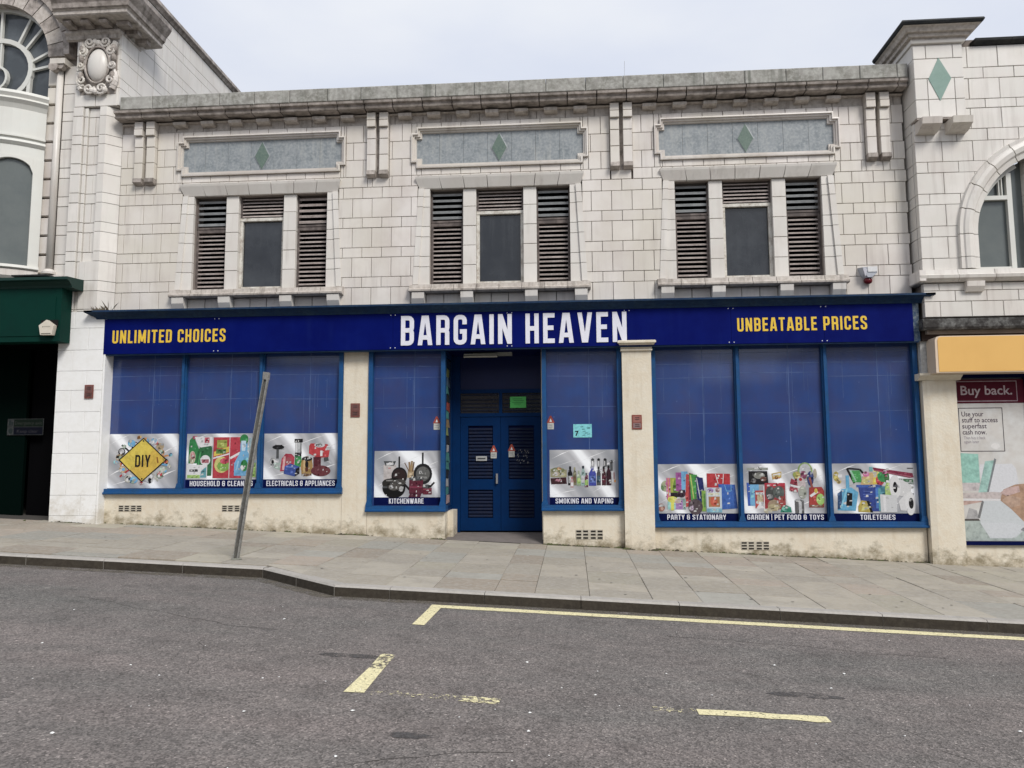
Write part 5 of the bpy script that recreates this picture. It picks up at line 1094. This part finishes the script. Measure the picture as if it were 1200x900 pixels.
for x, z in ((-8.85, 8.47), (-8.78, 8.45), (-8.6, 8.47), (-8.83, 9.42), (-8.76, 9.40)): MB().ball((x, -.25, z), .06, .05, .06, 8, 6).build('leaf', FAI, ct)
# front wall left of the pilaster, quoins, engaged shaft, arch
mb = MB(); mb.box(-9.9, -9.2, .12, .5, 4.3, 10.9); mb.box(LX, -12.1, .12, .5, 4.3, 10.9); mb.box(-12.1, -9.9, .12, .5, 10.75, 10.9)
MB().box(LX, -8.9, 10.9, 11, 0, 10.9).build('rear_wall', MORT, left)
mb.build('front_wall_core', MORT, left)
for i in range(len(CL)-1):
    z0, z1 = CL[i]+.005, CL[i+1]-.005
    block('quoin_block', left, -9.56, -9.225, z0, z1, -.02, .15, FAIW)
z = 5.05
while z < 9.1:
    block('edge_block', left, -9.885, -9.70, z+.02, z+.345, -.02, .2, FAI, c=.012); z += .365
MB().cyl((-9.625, -.05, 5.12), (-9.625, -.05, 9.0), .062, .058, 14).build('engaged_shaft', FAIW, left, smooth=True)
q = MB(); q.cyl((-9.625, -.05, 5.03), (-9.625, -.05, 5.07), .13, .13, 14); q.cyl((-9.625, -.05, 5.07), (-9.625, -.05, 5.12), .12, .08, 14); q.build('shaft_base', FAIW, left)
block('shaft_cap', left, -9.75, -9.45, 9.06, 9.17, -.20, .1, FAI)
q = MB(); q.cyl((-9.68, -.20, 9.02), (-9.68, -.08, 9.02), .095, n=14); q.cyl((-9.55, -.18, 9.04), (-9.55, -.08, 9.04), .07, n=12); q.build('ionic_scroll', CORN, left)
MB().prof([(.12, 4.78), (-.12, 4.78), (-.14, 4.86), (-.08, 4.90), (-.08, 5.02), (.12, 5.03)][::-1], -9.98, -9.25).build('base_moulding', FAI, left)
block('plinth_block', left, -9.92, -9.25, 4.30, 4.775, -.06, .12, FAI)
AX, AZ, AR = -11.03, 9.28, 1.14
def arcpts(r_, a0, a1, n_, cx=AX, cz=AZ): return [(cx+r_*math.cos(R(a0+(a1-a0)*i/n_)), cz+r_*math.sin(R(a0+(a1-a0)*i/n_))) for i in range(n_+1)]
for i in range(15):
    a0, a1 = i*12+.4, (i+1)*12-.4
    MB().prism(arcpts(AR, a0, a1, 3)+arcpts(AR+.34, a1, a0, 3), -.06, .2).build('arch_stone', STAIN if i % 2 else CORN, left)
for i in range(10):
    a0, a1 = i*18+.4, (i+1)*18-.4
    MB().prism(arcpts(AR+.35, a0, a1, 3)+arcpts(AR+.46, a1, a0, 3), -.12, .2).build('hood_stone', CORN, left)
for x0, x1 in ((-9.69, -9.565),): 
    for i in range(6): block('spandrel_block', left, -9.86, -9.565, 9.30+i*.3, 9.59+i*.3, .0, .15, FAIW)
aw = MB()
def sbar(mb_, pl, th, y0=.12, y1=.2):
    for q_ in strokes(pl, 1, th): mb_.prism(q_, y0, y1)
sbar(aw, arcpts(AR-.02, 0, 180, 24), .035)
sbar(aw, [(AX+AR-.02, AZ), (AX+AR-.02, 8.4)], .035); sbar(aw, [(AX-AR+.02, AZ), (AX-AR+.02, 8.4)], .035)
RC = (AX, 9.17)
sbar(aw, [(RC[0]+.66*math.cos(R(-62+i*12.2)), RC[1]+.60*math.sin(R(-62+i*12.2))) for i in range(26)], .045)
for s_ in (-1, 1): sbar(aw, [(AX+s_*.64, 9.10), (AX+s_*.62, 8.45)], .035, .125, .195)
sbar(aw, [(RC[0]+.17*math.cos(R(-85+i*18)), 9.02+.21*math.sin(R(-85+i*18))) for i in range(11)], .022, .118, .2)
for a in (90, 57, 40, 13, -3, 123, 140, 167, 183):
    x0, z0 = RC[0]+.66*math.cos(R(a)), RC[1]+.60*math.sin(R(a)); k = 1.0
    x1, z1 = AX+(AR-.03)*math.cos(R(a)), AZ+(AR-.03)*math.sin(R(a))
    sbar(aw, [(x0, z0), (x1, z1)], .022, .13, .19)
sbar(aw, [(AX+.02, 9.23), (AX+.02, 9.77)], .02, .13, .19)
awo = aw.build('arched_window', WJOIN, left)
MB().prism([(AX-AR, 8.3), (AX+AR, 8.3)]+arcpts(AR, 0, 180, 24), .20, .21).build('pane', mat('dark_grey_sky_glass', (.055, .064, .07), .08, n1=(1.6, .8, (.13, .145, .155)), n2=(4, .4, (.04, .045, .05)), coat=.3), awo)
# bow window
bw = thing('bow_window', None, None, (AX, -.3, 4.9)); bw.parent = left; bw.location = Vector((AX, -.3, 4.9))-WL[left]
BR_ = 1.62; BCX, BCY = AX, 1.0     # plan arc centre
a_lo, a_hi = -48, 48
def bow(prof_, m_, name, n_=20, lo=a_lo, hi=a_hi):
    q = MB(); k = len(prof_)
    vs = []
    for i in range(n_+1):
        a = R(lo+(hi-lo)*i/n_)
        for o, z in prof_: vs.append((BCX+(BR_+o)*math.sin(a), BCY-(BR_+o)*math.cos(a), z))
    fs = []
    for i in range(n_):
        for j in range(k): fs.append((i*k+j, (i+1)*k+j, (i+1)*k+(j+1) % k, i*k+(j+1) % k))
    fs += [tuple(range(k)), tuple(range(n_*k+k-1, n_*k-1, -1))]
    q.add(vs, fs); return q.build(name, m_, bw)
bow([(-.2, 8.42), (.10, 8.42), (.12, 8.36), (.08, 8.30), (.10, 8.26), (.04, 8.20), (.0, 8.12), (-.2, 8.12)], WJOIN, 'bow_cornice')
bow([(-.2, 8.118), (.0, 8.118), (-.01, 7.52), (-.2, 7.52)], WJOIN, 'bow_fascia')
bow([(-.01, 7.60), (.03, 7.60), (.03, 7.57), (-.01, 7.57)], WJOIN, 'bow_band')
bow([(-.2, 7.518), (.03, 7.518), (.05, 7.47), (.0, 7.42), (-.2, 7.42)], WJOIN, 'bow_moulding')
bow([(-.2, 7.418), (-.01, 7.418), (-.01, 7.20), (-.2, 7.20)], WJOIN, 'bow_head')
for a, m_ in ((-45, 3), (-16, 1.6), (16, 1.6), (45, 3)):
    bow([(-.15, 7.2), (.01, 7.2), (.01, 5.16), (-.15, 5.16)], WJOIN, 'bow_post', 3, a-m_, a+m_)
bow([(-.08, 7.2), (-.07, 7.2), (-.07, 5.16), (-.08, 5.16)], GLASSG, 'pane', 18)
# arched spandrels over each light
for a0, a1 in ((-42, -18), (-14, 14), (18, 42)):
    q = MB(); k = 12; vs = []
    for i in range(k+1):
        t_ = -1+2*i/k; a = R((a0+a1)/2+(a1-a0)/2*t_); z = 6.93+.24*math.sqrt(max(0, 1-t_*t_))
        for rr, zz_ in ((-.0, 7.22), (-.0, z), (-.06, z), (-.06, 7.22)): vs.append((BCX+(BR_+rr)*math.sin(a), BCY-(BR_+rr)*math.cos(a), zz_))
    q.add(vs, [(i*4+j, (i+1)*4+j, (i+1)*4+(j+1) % 4, i*4+(j+1) % 4) for i in range(k) for j in range(4)]); q.build('arched_head', WJOIN, bw)
bow([(-.2, 5.16), (.06, 5.15), (.07, 5.10), (.0, 5.07), (-.2, 5.07)], WJOIN, 'bow_sill')
bow([(-.2, 5.068), (.03, 5.068), (.03, 4.95), (-.01, 4.90), (-.2, 4.90)], FAI, 'bow_base_moulding')
bow([(-.2, 4.898), (-.03, 4.898), (-.03, 4.5), (-.2, 4.5)], CREAM, 'bow_apron')
MB().prism([(-12.15, 4.4), (-9.9, 4.4), (-9.9, 8.4), (-12.15, 8.4)], .13, .2).build('bow_back', FAI, left)
for x0 in (-12.5, -13.1, -13.7, -14.3):
    for i in range(len(CL)-1): block('front_block', left, x0, x0+.59, CL[i]+.005, CL[i+1]-.005, 0, .13, FAIW)
# green shop fascia over the dark passage
gf = thing('green_fascia', 'dark green painted shop fascia with moulded cornice over the dark opening at far left', 'fascia', (-11.9, -.4, 3.7))
MB().box(LX, -9.03, -.50, -.22, 3.70, 4.66).build('fascia_board', GRN, gf)
MB().box(LX, -9.13, -.512, -.501, 3.80, 4.50).build('raised_panel', GRN, gf)
MB().prof([(-.2, 4.662), (-.51, 4.662), (-.53, 4.70), (-.60, 4.76), (-.66, 4.78), (-.66, 4.83), (-.2, 4.87)][::-1], LX, -8.84).build('fascia_cornice', mat('darkest_green_paint', (.006, .030, .024), .5), gf)
MB().box(-9.95, -9.27, -.58, -.25, 4.875, 4.90).build('lead_flashing', BLACKL, gf)
# passage
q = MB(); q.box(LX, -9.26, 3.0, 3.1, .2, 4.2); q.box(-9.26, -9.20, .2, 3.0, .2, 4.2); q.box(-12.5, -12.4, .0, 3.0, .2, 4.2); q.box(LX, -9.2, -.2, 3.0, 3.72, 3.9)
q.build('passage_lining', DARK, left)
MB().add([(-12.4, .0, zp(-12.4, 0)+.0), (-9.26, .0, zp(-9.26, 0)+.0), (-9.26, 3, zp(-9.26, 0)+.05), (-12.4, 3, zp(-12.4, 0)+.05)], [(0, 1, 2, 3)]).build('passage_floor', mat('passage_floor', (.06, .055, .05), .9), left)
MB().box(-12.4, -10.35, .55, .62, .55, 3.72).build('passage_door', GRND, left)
MB().box(-10.34, -9.27, .68, .74, .55, 3.72).build('passage_shade_sheet', DARK, left)  # near-black sheet put in to stand for the shade inside the passage
MB().box(-9.205, -9.2, -.1, 0, .5, 4).build('reveal', PAINTW, left)
sg = thing('exit_sign', 'unlit emergency exit and keep clear sign in the dark passage', 'sign', (-10.3, .5, 2.08))
EY = .53
MB().box(-10.70, -9.98, EY, EY+.01, 2.085, 2.395).build('sign_plate', P((.04, .045, .045)), sg)  # plate, panels and lettering darkened to carry the passage shade
MB().box(-10.57, -9.99, EY-.002, EY-.0005, 2.245, 2.385).build('green_panel', P((.004, .012, .006)), sg)
MB().box(-10.57, -9.99, EY-.002, EY-.0005, 2.095, 2.235).build('blue_panel', P((.001, .002, .010)), sg)
font_text('Emergency exit', -10.55, 2.285, .085, EY-.003, P((.035, .045, .035)), sg, 'lettering', width=.54)
font_text('Keep clear', -10.50, 2.13, .085, EY-.003, P((.035, .035, .045)), sg, 'lettering', width=.42)
q = MB(); q.flat([(-10.67, 2.27), (-10.63, 2.27), (-10.63, 2.37), (-10.67, 2.37)], EY-.003); q.flat([(-10.62, 2.27), (-10.59, 2.27), (-10.59, 2.34), (-10.62, 2.34)], EY-.003); q.flat([(-10.685+.055+.042*math.cos(i*.524), 2.165+.05*math.sin(i*.524)) for i in range(12)], EY-.003); q.build('symbols', P((.02, .03, .03)), sg)
# pentagon alarm
t = thing('alarm_box', 'cream pentagon shaped alarm box on the dark green fascia', 'alarm', (-9.16, -.52, 3.78))
MB().prism([(-9.36, 3.97), (-9.22, 4.07), (-9.08, 3.97), (-9.115, 3.80), (-9.325, 3.80)], -.60, -.515).build('casing', mat('cream_plastic', (.62, .57, .48), .4, n1=(10, .4, (.5, .45, .36))), t)
MB().box(-9.31, -9.13, -.602, -.598, 3.812, 3.83).build('lower_lip', P((.2, .17, .13)), t)
q = MB(); 
for i in range(6): q.flat([(-9.295+i*.026, 3.935+.006*(i % 2)), (-9.277+i*.026, 3.935+.004*(i % 3)), (-9.275+i*.026, 3.955), (-9.292+i*.026, 3.952)], -.6015)
q.build('faded_print', P((.3, .27, .2)), t)
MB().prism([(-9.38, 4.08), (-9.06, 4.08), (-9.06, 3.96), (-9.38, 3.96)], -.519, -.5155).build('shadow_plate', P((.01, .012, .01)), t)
t = thing('junction_box', 'small worn grey junction box on the pilaster above the white paint', 'box', (-9.15, -.21, 4.55))
MB().box(-9.21, -9.10, -.24, -.203, 4.57, 4.72).build('casing', mat('worn_grey_box', (.32, .30, .27), .8, n1=(30, .7, (.08, .07, .06))), t); MB().cyl((-9.2, -.215, 4.5), (-9.2, -.215, 4.9), .012, n=6).build('cable', P(K_), t)

# ================================================================ RIGHT BUILDING
rb = thing('arched_building', 'cream faience building at the right with round arched window and green diamond tile', 'building', (9, 4, -.2))
RX = 14.0; RY = -.30; RCX, RCZ, RR = 8.2, 5.25, 1.75
mb = MB()
mb.box(5.90, 6.46, RY+.09, .5, 3.6, 8.7)
k = 16
for i in range(k):
    x0 = 6.46+i*(2*1.74/k); x1 = x0+2*1.74/k; xm = (x0+x1)/2; zt = RCZ+math.sqrt(max(.0, 1.62**2-(xm-RCX)**2)) if abs(xm-RCX) < 1.62 else RCZ
    mb.box(x0, x1, RY+.09, .5, max(zt, 4.6), 8.7); mb.box(x0, x1, RY+.09, .5, 3.6, 4.6)
mb.box(9.94, RX, RY+.09, .5, 3.6, 8.7); MB().box(5.86, RX, 9.8, 10, 0, 8.5).build('rear_wall', MORT, rb)
mb.build('front_wall_core', MORT, rb)
mb = MB(); mb.box(5.885, 5.92, RY+.05, 9.8, 3.6, 8.3); mb.build('side_wall_core', MORT, rb)
CR_ = [4.66, 4.86, 5.225, 5.41, 5.78, 5.965, 6.33, 6.52, 6.87, 7.08, 7.44, 7.60, 7.965, 8.16, 8.54]
field(rb, 5.85, RX, CR_, RY, [(5.85, 6.64, 7.20, 9)], FAIW, unit=.50, offs=(6.04, 6.29), circ=(RCX, RCZ, 1.60), depth=.1)
field(rb, 5.85, RX, [3.87, 4.13, 4.31, 4.44], RY, [], FAIW, unit=.50, offs=(6.10, 6.35), depth=.1)
# return face of the corner
for i in range(len(CR_)-1):
    z0, z1 = CR_[i]+.006, CR_[i+1]-.006
    if z0 > 7.2: break
    MB().box(5.848, 5.89, RY+.108, .2, z0, min(z1, 7.236) if z1 < 7.3 else 7.236).build('return_block', FAIW, rb)
# upper corner block with green diamond
UB = [7.24, 7.56, 7.93, 8.28, 8.53]
for i in range(4):
    j = [6.12, 6.36, 6.20, 6.45][i]
    ed_ = [(5.85, 6.06), (6.06, 6.50), (6.50, 6.66)] if i != 2 else [(5.85, 6.25), (6.25, 6.66)]
    for a, b_ in ed_: block('corner_block', rb, a+.004, b_-.004, UB[i]+.004, UB[i+1]-.004, -.43, -.2, FAIW, jit=0)
    MB().box(5.848, 5.89, -.415, .30, UB[i]+.005, UB[i+1]-.005).build('return_block', FAIW, rb)
MB().box(5.86, 6.65, -.42, -.2, 7.22, 7.245).build('corner_soffit', CORN, rb)
MB().prism([(6.25, 7.53), (6.45, 7.92), (6.26, 8.29), (6.08, 7.92)], -.438, -.43).build('diamond_tile', GREENB, rb)
for x in (6.03, 6.52):
    q = MB(); q.prof([(-.25, 6.99), (-.40, 7.0), (-.58, 7.08), (-.60, 7.19), (-.25, 7.195)][::-1], x-.16, x+.16); q.build('corbel', FAI, rb)
CM = (6.255, 0.0)
def cap(prof_, m_, name):
    q = MB(); k = len(prof_)
    lp = [[(5.86-o, .6, z), (5.86-o, -.43-o, z), (6.65+o, -.43-o, z), (6.65+o, .6, z)] for o, z in prof_]
    vs = [v for l_ in lp for v in l_]
    q.add(vs, [(j*4+i, j*4+i+1, (j+1)*4+i+1, (j+1)*4+i)[::-1] for j in range(k-1) for i in range(3)]+[(k*4-4, k*4-3, k*4-2, k*4-1), (3, 2, 1, 0)])
    q.build(name, m_, rb)
cap([(.0, 8.53), (.04, 8.54), (.05, 8.59)], FAIW, 'cap_necking'); cap([(.05, 8.59), (.05, 8.62), (.10, 8.625), (.11, 8.66), (.11, 8.68), (.16, 8.685), (.19, 8.74), (.23, 8.765)], STAIN, 'cap_moulding'); cap([(.23, 8.765), (.25, 8.775), (.27, 8.81), (.26, 8.84), (.20, 8.87)], BLACKL, 'lead_cap')
for i in range(12):
    x0 = 6.9+i*.6; MB().prof([(.2, 8.545), (RY-.02, 8.545), (RY-.05, 8.57), (RY-.09, 8.59), (RY-.10, 8.63), (.2, 8.67)][::-1], x0+.003, x0+.597).build('coping_stone', BLACKL, rb)
# sill band
for i in range(14):
    x0 = 5.80+i*.58 if i else 5.76; x1 = 5.80+(i+1)*.58
    MB().prof([(.1, 4.445), (RY-.06, 4.45), (RY-.12, 4.50), (RY-.13, 4.55), (RY-.08, 4.57), (RY-.07, 4.65), (.1, 4.665)][::-1], x0+.004, x1-.004).build('sill_stone', FAIW, rb)
MB().box(5.75, 5.85, -.42, .15, 4.46, 4.64).build('sill_return', FAI, rb)
MB().prof([(-.2, 4.27), (RY-.05, 4.28), (RY-.10, 4.36), (RY-.11, 4.445), (-.2, 4.445)][::-1], 6.50, 6.78).build('sill_corbel', FAI, rb)
# archivolt
prof_ = [(1.42, RY+.10), (1.42, RY-.0), (1.50, RY-.02), (1.53, RY-.06), (1.60, RY-.08), (1.66, RY-.07), (1.68, RY-.05), (1.74, RY-.06), (1.755, RY+.02)]
def vouss(a0, a1, straight=None):
    q = MB(); k = len(prof_); n_ = 4; vs = []
    for i in range(n_+1):
        t_ = i/n_
        for r_, y in prof_:
            if straight: vs.append((RCX-r_, y, straight[0]+(straight[1]-straight[0])*t_))
            else:
                a = R(a0+(a1-a0)*t_); vs.append((RCX-r_*math.cos(a), y, RCZ+r_*math.sin(a)))
    q.add(vs, [(i*k+j, (i+1)*k+j, (i+1)*k+j+1, i*k+j+1) for i in range(n_) for j in range(k-1)]+[tuple(range(k)), tuple(range(n_*k+k-1, n_*k-1, -1))])
    q.build('voussoir', FAIW, rb)
vouss(0, 0, (4.67, 4.86)); vouss(0, 0, (4.87, 5.245))
for i in range(12): vouss(i*15+.3, (i+1)*15-.3)
aw = MB(); y0, y1 = -.12, -.04
def arc2(r_, a0, a1, n_): return [(RCX-r_*math.cos(R(a0+(a1-a0)*i/n_)), RCZ+r_*math.sin(R(a0+(a1-a0)*i/n_))) for i in range(n_+1)]
sbar(aw, [(RCX-1.385, 4.68), (RCX-1.385, RCZ)], .035, y0, y1); sbar(aw, arc2(1.385, 0, 62, 12), .035, y0+.002, y1)
sbar(aw, [(7.42, 4.70), (7.42, 6.35)], .04, y0-.004, y1); sbar(aw, [(6.80, 4.71), (7.38, 4.71)], .03, y0+.004, y1); sbar(aw, [(6.90, 5.93), (7.40, 5.93)], .035, y0-.002, y1)
for x in (7.26, 7.31): sbar(aw, [(x, 5.96), (x, 6.3)], .008, y0+.006, y1-.03)
awo = aw.build('arched_window', WJOIN, rb)
MB().prism([(6.80, 4.68), (9.6, 4.68)]+arc2(1.42, 180, 0, 24), -.05, -.045).build('pane', GLASSG, awo)
for z0, z1 in zip(CR_[:8], CR_[1:9]): block('mullion_stone', rb, 7.66, 7.95, z0+.004, z1-.004, -.22, 0, FAIW)
# ground floor
q = MB(); x0, x1 = 5.82, 6.345
q.add([(x0, -.12, -.35), (x0+.10, -.14, -.35), (x1, -.14, -.35), (x1, .3, -.35), (x0, .3, -.35), (x0, -.12, 2.84), (x0+.10, -.14, 2.84), (x1, -.14, 2.84), (x1, .3, 2.84), (x0, .3, 2.84)], [(0, 1, 6, 5), (1, 2, 7, 6), (2, 3, 8, 7), (4, 0, 5, 9), (5, 6, 7, 8, 9)])
q.build('corner_pier', CREAM, rb)
MB().prof([(.2, 2.842), (-.15, 2.842), (-.17, 2.87), (-.22, 2.90), (-.24, 2.915), (-.24, 2.95), (.2, 2.955)][::-1], 5.74, 6.42).build('pier_cap', CREAM, rb)
MB().box(5.82, 6.0, -.12, .2, 2.96, 3.54).build('upper_pier', mat('flaking_white_timber', (.55, .55, .53), .8, n1=(12, .7, (.3, .3, .28)), n2=(30, .4, (.7, .7, .68)), bump=(40, .5)), rb)
MB().prof([(.1, 3.66), (RY-.03, 3.66), (RY-.05, 3.70), (RY-.04, 3.84), (.1, 3.86)][::-1], 5.79, RX).build('timber_bressummer', WOODW, rb)
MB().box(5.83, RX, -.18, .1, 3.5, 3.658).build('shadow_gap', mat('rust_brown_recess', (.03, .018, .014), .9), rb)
MB().box(6.0, RX, -.15, .1, 2.95, 3.5).build('fascia_backing', NAVY, rb)
MB().box(6.345, RX, .02, .3, -.5, .14).build('stall_riser', CREAM, rb)
q = MB(); q.box(6.347, 6.372, -.03, .03, .20, 2.94); q.box(6.347, RX, -.03, .03, .14, .20); q.box(7.50, 7.56, -.032, .03, .20, 2.94); q.box(6.347, RX, -.034, .03, 2.89, 2.94); q.build('shop_window', NAVY, rb)
MB().box(6.345, RX, .031, .04, .14, 2.9).build('pane', mat('shop_glass', (.03, .035, .05), .1, coat=.5), rb)
MB().box(6.345, 6.36, .041, .3, .14, 2.9).build('reveal', CREAM, rb)
ys = thing('yellow_sign', 'blank faded orange yellow box sign at the far right', 'sign', (8.5, -.4, 2.92))
pts = [(5.90, 2.93), (9.5, 2.93), (9.5, 3.53), (5.99, 3.53), (5.93, 3.515), (5.905, 3.46)]
MB().prism(pts, -.46, -.16).build('sign_box', mat('faded_box_edge', (.62, .50, .38), .5), ys); MB().prism([(5.945, 2.945), (9.48, 2.945), (9.48, 3.515), (6.01, 3.515), (5.965, 3.505), (5.945, 3.46)], -.466, -.4602).build('sign_face', YSIGN, ys)
# buy back poster
bp = thing('window_poster', 'tall shop window poster headed Buy back. at the far right', 'poster', (6.9, .02, .2))
PW0, PW1 = 6.380, 7.495
MB().box(PW0, PW1, .012, .016, .205, 2.46).build('print_sheet', mat('pale_print', (.55, .53, .50), .4, n1=(1.6, .7, (.40, .38, .36)), n2=(3.5, .5, (.68, .70, .70))), bp)
MB().box(PW0, PW1, .010, .016, 2.463, 2.86).build('heading_band', MAROON, bp)
q = MB()
for a in ((6.41, 7.385, 2.82, 2.835), (6.41, 7.385, 2.49, 2.505), (6.41, 6.422, 2.505, 2.82), (7.373, 7.385, 2.505, 2.82)): q.flat([(a[0], a[2]), (a[1], a[2]), (a[1], a[3]), (a[0], a[3])], .0094)
q.build('heading_border', P((.5, .35, .4)), bp)
font_text('Buy back.', 6.485, 2.605, .215, .0092, P((.66, .52, .56)), bp, 'heading', .003, width=.82)
q = MB()
for a in ((6.425, 7.13, 2.375, 2.388), (6.425, 7.13, 1.66, 1.673), (6.425, 6.437, 1.673, 2.375), (7.118, 7.13, 1.673, 2.375)): q.flat([(a[0], a[2]), (a[1], a[2]), (a[1], a[3]), (a[0], a[3])], .0114)
q.build('text_border', P((.06, .05, .06)), bp)
ink = P((.06, .03, .06))
for s_, z, w_ in (('Use your', 2.245, .35), ('stuff to access', 2.145, .57), ('superfast', 2.045, .39), ('cash now.', 1.945, .38)): font_text(s_, 6.475, z, .115, .0113, ink, bp, 'text_line', .0012, width=w_)
for s_, z, w_ in (('Then buy it back', 1.865, .34), ('again later', 1.80, .24)): font_text(s_, 6.49, z, .07, .0113, P((.25, .2, .25)), bp, 'text_line', width=w_)
def shp(name, pts, c_, y): q = MB(); q.flat(pts, y); q.build(name, P(c_), bp)
shp('mint_object', [(6.40, 1.14), (6.70, 1.14), (6.70, 1.62), (6.40, 1.64)], (.30, .62, .52), .0115)
shp('pale_object', [(6.395, 1.02), (6.74, 1.02), (6.72, 1.15), (6.40, 1.15)], (.62, .56, .56), .0113)
shp('white_card', [(6.74, 1.0), (6.70, 1.38), (6.72, 1.45), (7.22, 1.46), (7.28, 1.38), (7.32, .98)], (.72, .73, .76), .0112)
shp('tablet', [(6.66, .98), (6.79, .97), (6.96, 1.52), (6.80, 1.50)], (.36, .62, .55), .0110)
shp('tablet_edge', [(6.79, .97), (6.82, .97), (6.98, 1.53), (6.95, 1.55)], (.22, .25, .26), .0108)
shp('hand', [(6.40, .78), (6.72, .84), (6.72, .97), (6.40, .97)], (.58, .38, .32), .0109)
shp('phone', [(6.39, .89), (7.08, .85), (7.14, .98), (6.9, 1.0), (6.39, .98)], (.60, .52, .50), .0107)
shp('phone_edge', [(6.41, .855), (7.08, .855), (7.08, .885), (6.41, .895)], (.76, .74, .74), .0105)
shp('lower_card', [(6.70, .86), (7.10, .86), (7.42, .46), (7.20, .26), (6.80, .26), (6.66, .50)], (.62, .66, .68), .0111)
shp('green_table', [(6.385, .21), (7.49, .21), (7.49, .47), (6.385, .56)], (.44, .52, .48), .0114)
shp('white_sheet', [(6.66, .50), (7.18, .50), (7.40, .42), (7.14, .25), (6.80, .25)], (.66, .69, .72), .0109)
shp('clip', [(6.44, .56), (6.64, .56), (6.62, .70), (6.50, .74)], (.45, .44, .44), .0106); shp('clip_shadow', [(6.40, .53), (6.66, .53), (6.64, .565), (6.42, .56)], (.10, .09, .08), .0104)
shp('lid_line', [(6.62, .58), (6.66, .57), (6.74, .84), (6.71, .86)], (.2, .2, .2), .0105)
shp('right_hand', [(7.02, .94), (7.06, 1.04), (7.25, 1.12), (7.49, 1.14), (7.49, .50), (7.36, .50), (7.16, .72), (7.00, .86)], (.50, .30, .18), .0103)
shp('finger', [(7.00, .98), (7.10, 1.06), (7.30, 1.10), (7.32, 1.00), (7.10, .93)], (.62, .42, .38), .0101)
shp('finger', [(7.02, .86), (7.12, .95), (7.32, .90), (7.30, .78), (7.14, .74)], (.55, .36, .25), .0101)
shp('dark_corner', [(7.28, .38), (7.49, .32), (7.49, .44), (7.32, .42)], (.25, .25, .27), .0102)
shp('white_dot', [(6.98+.07*math.cos(i*.524), 1.75+.05*math.sin(i*.524)) for i in range(12)], (.80, .78, .76), .0110)
print('objects', len(bpy.data.objects))
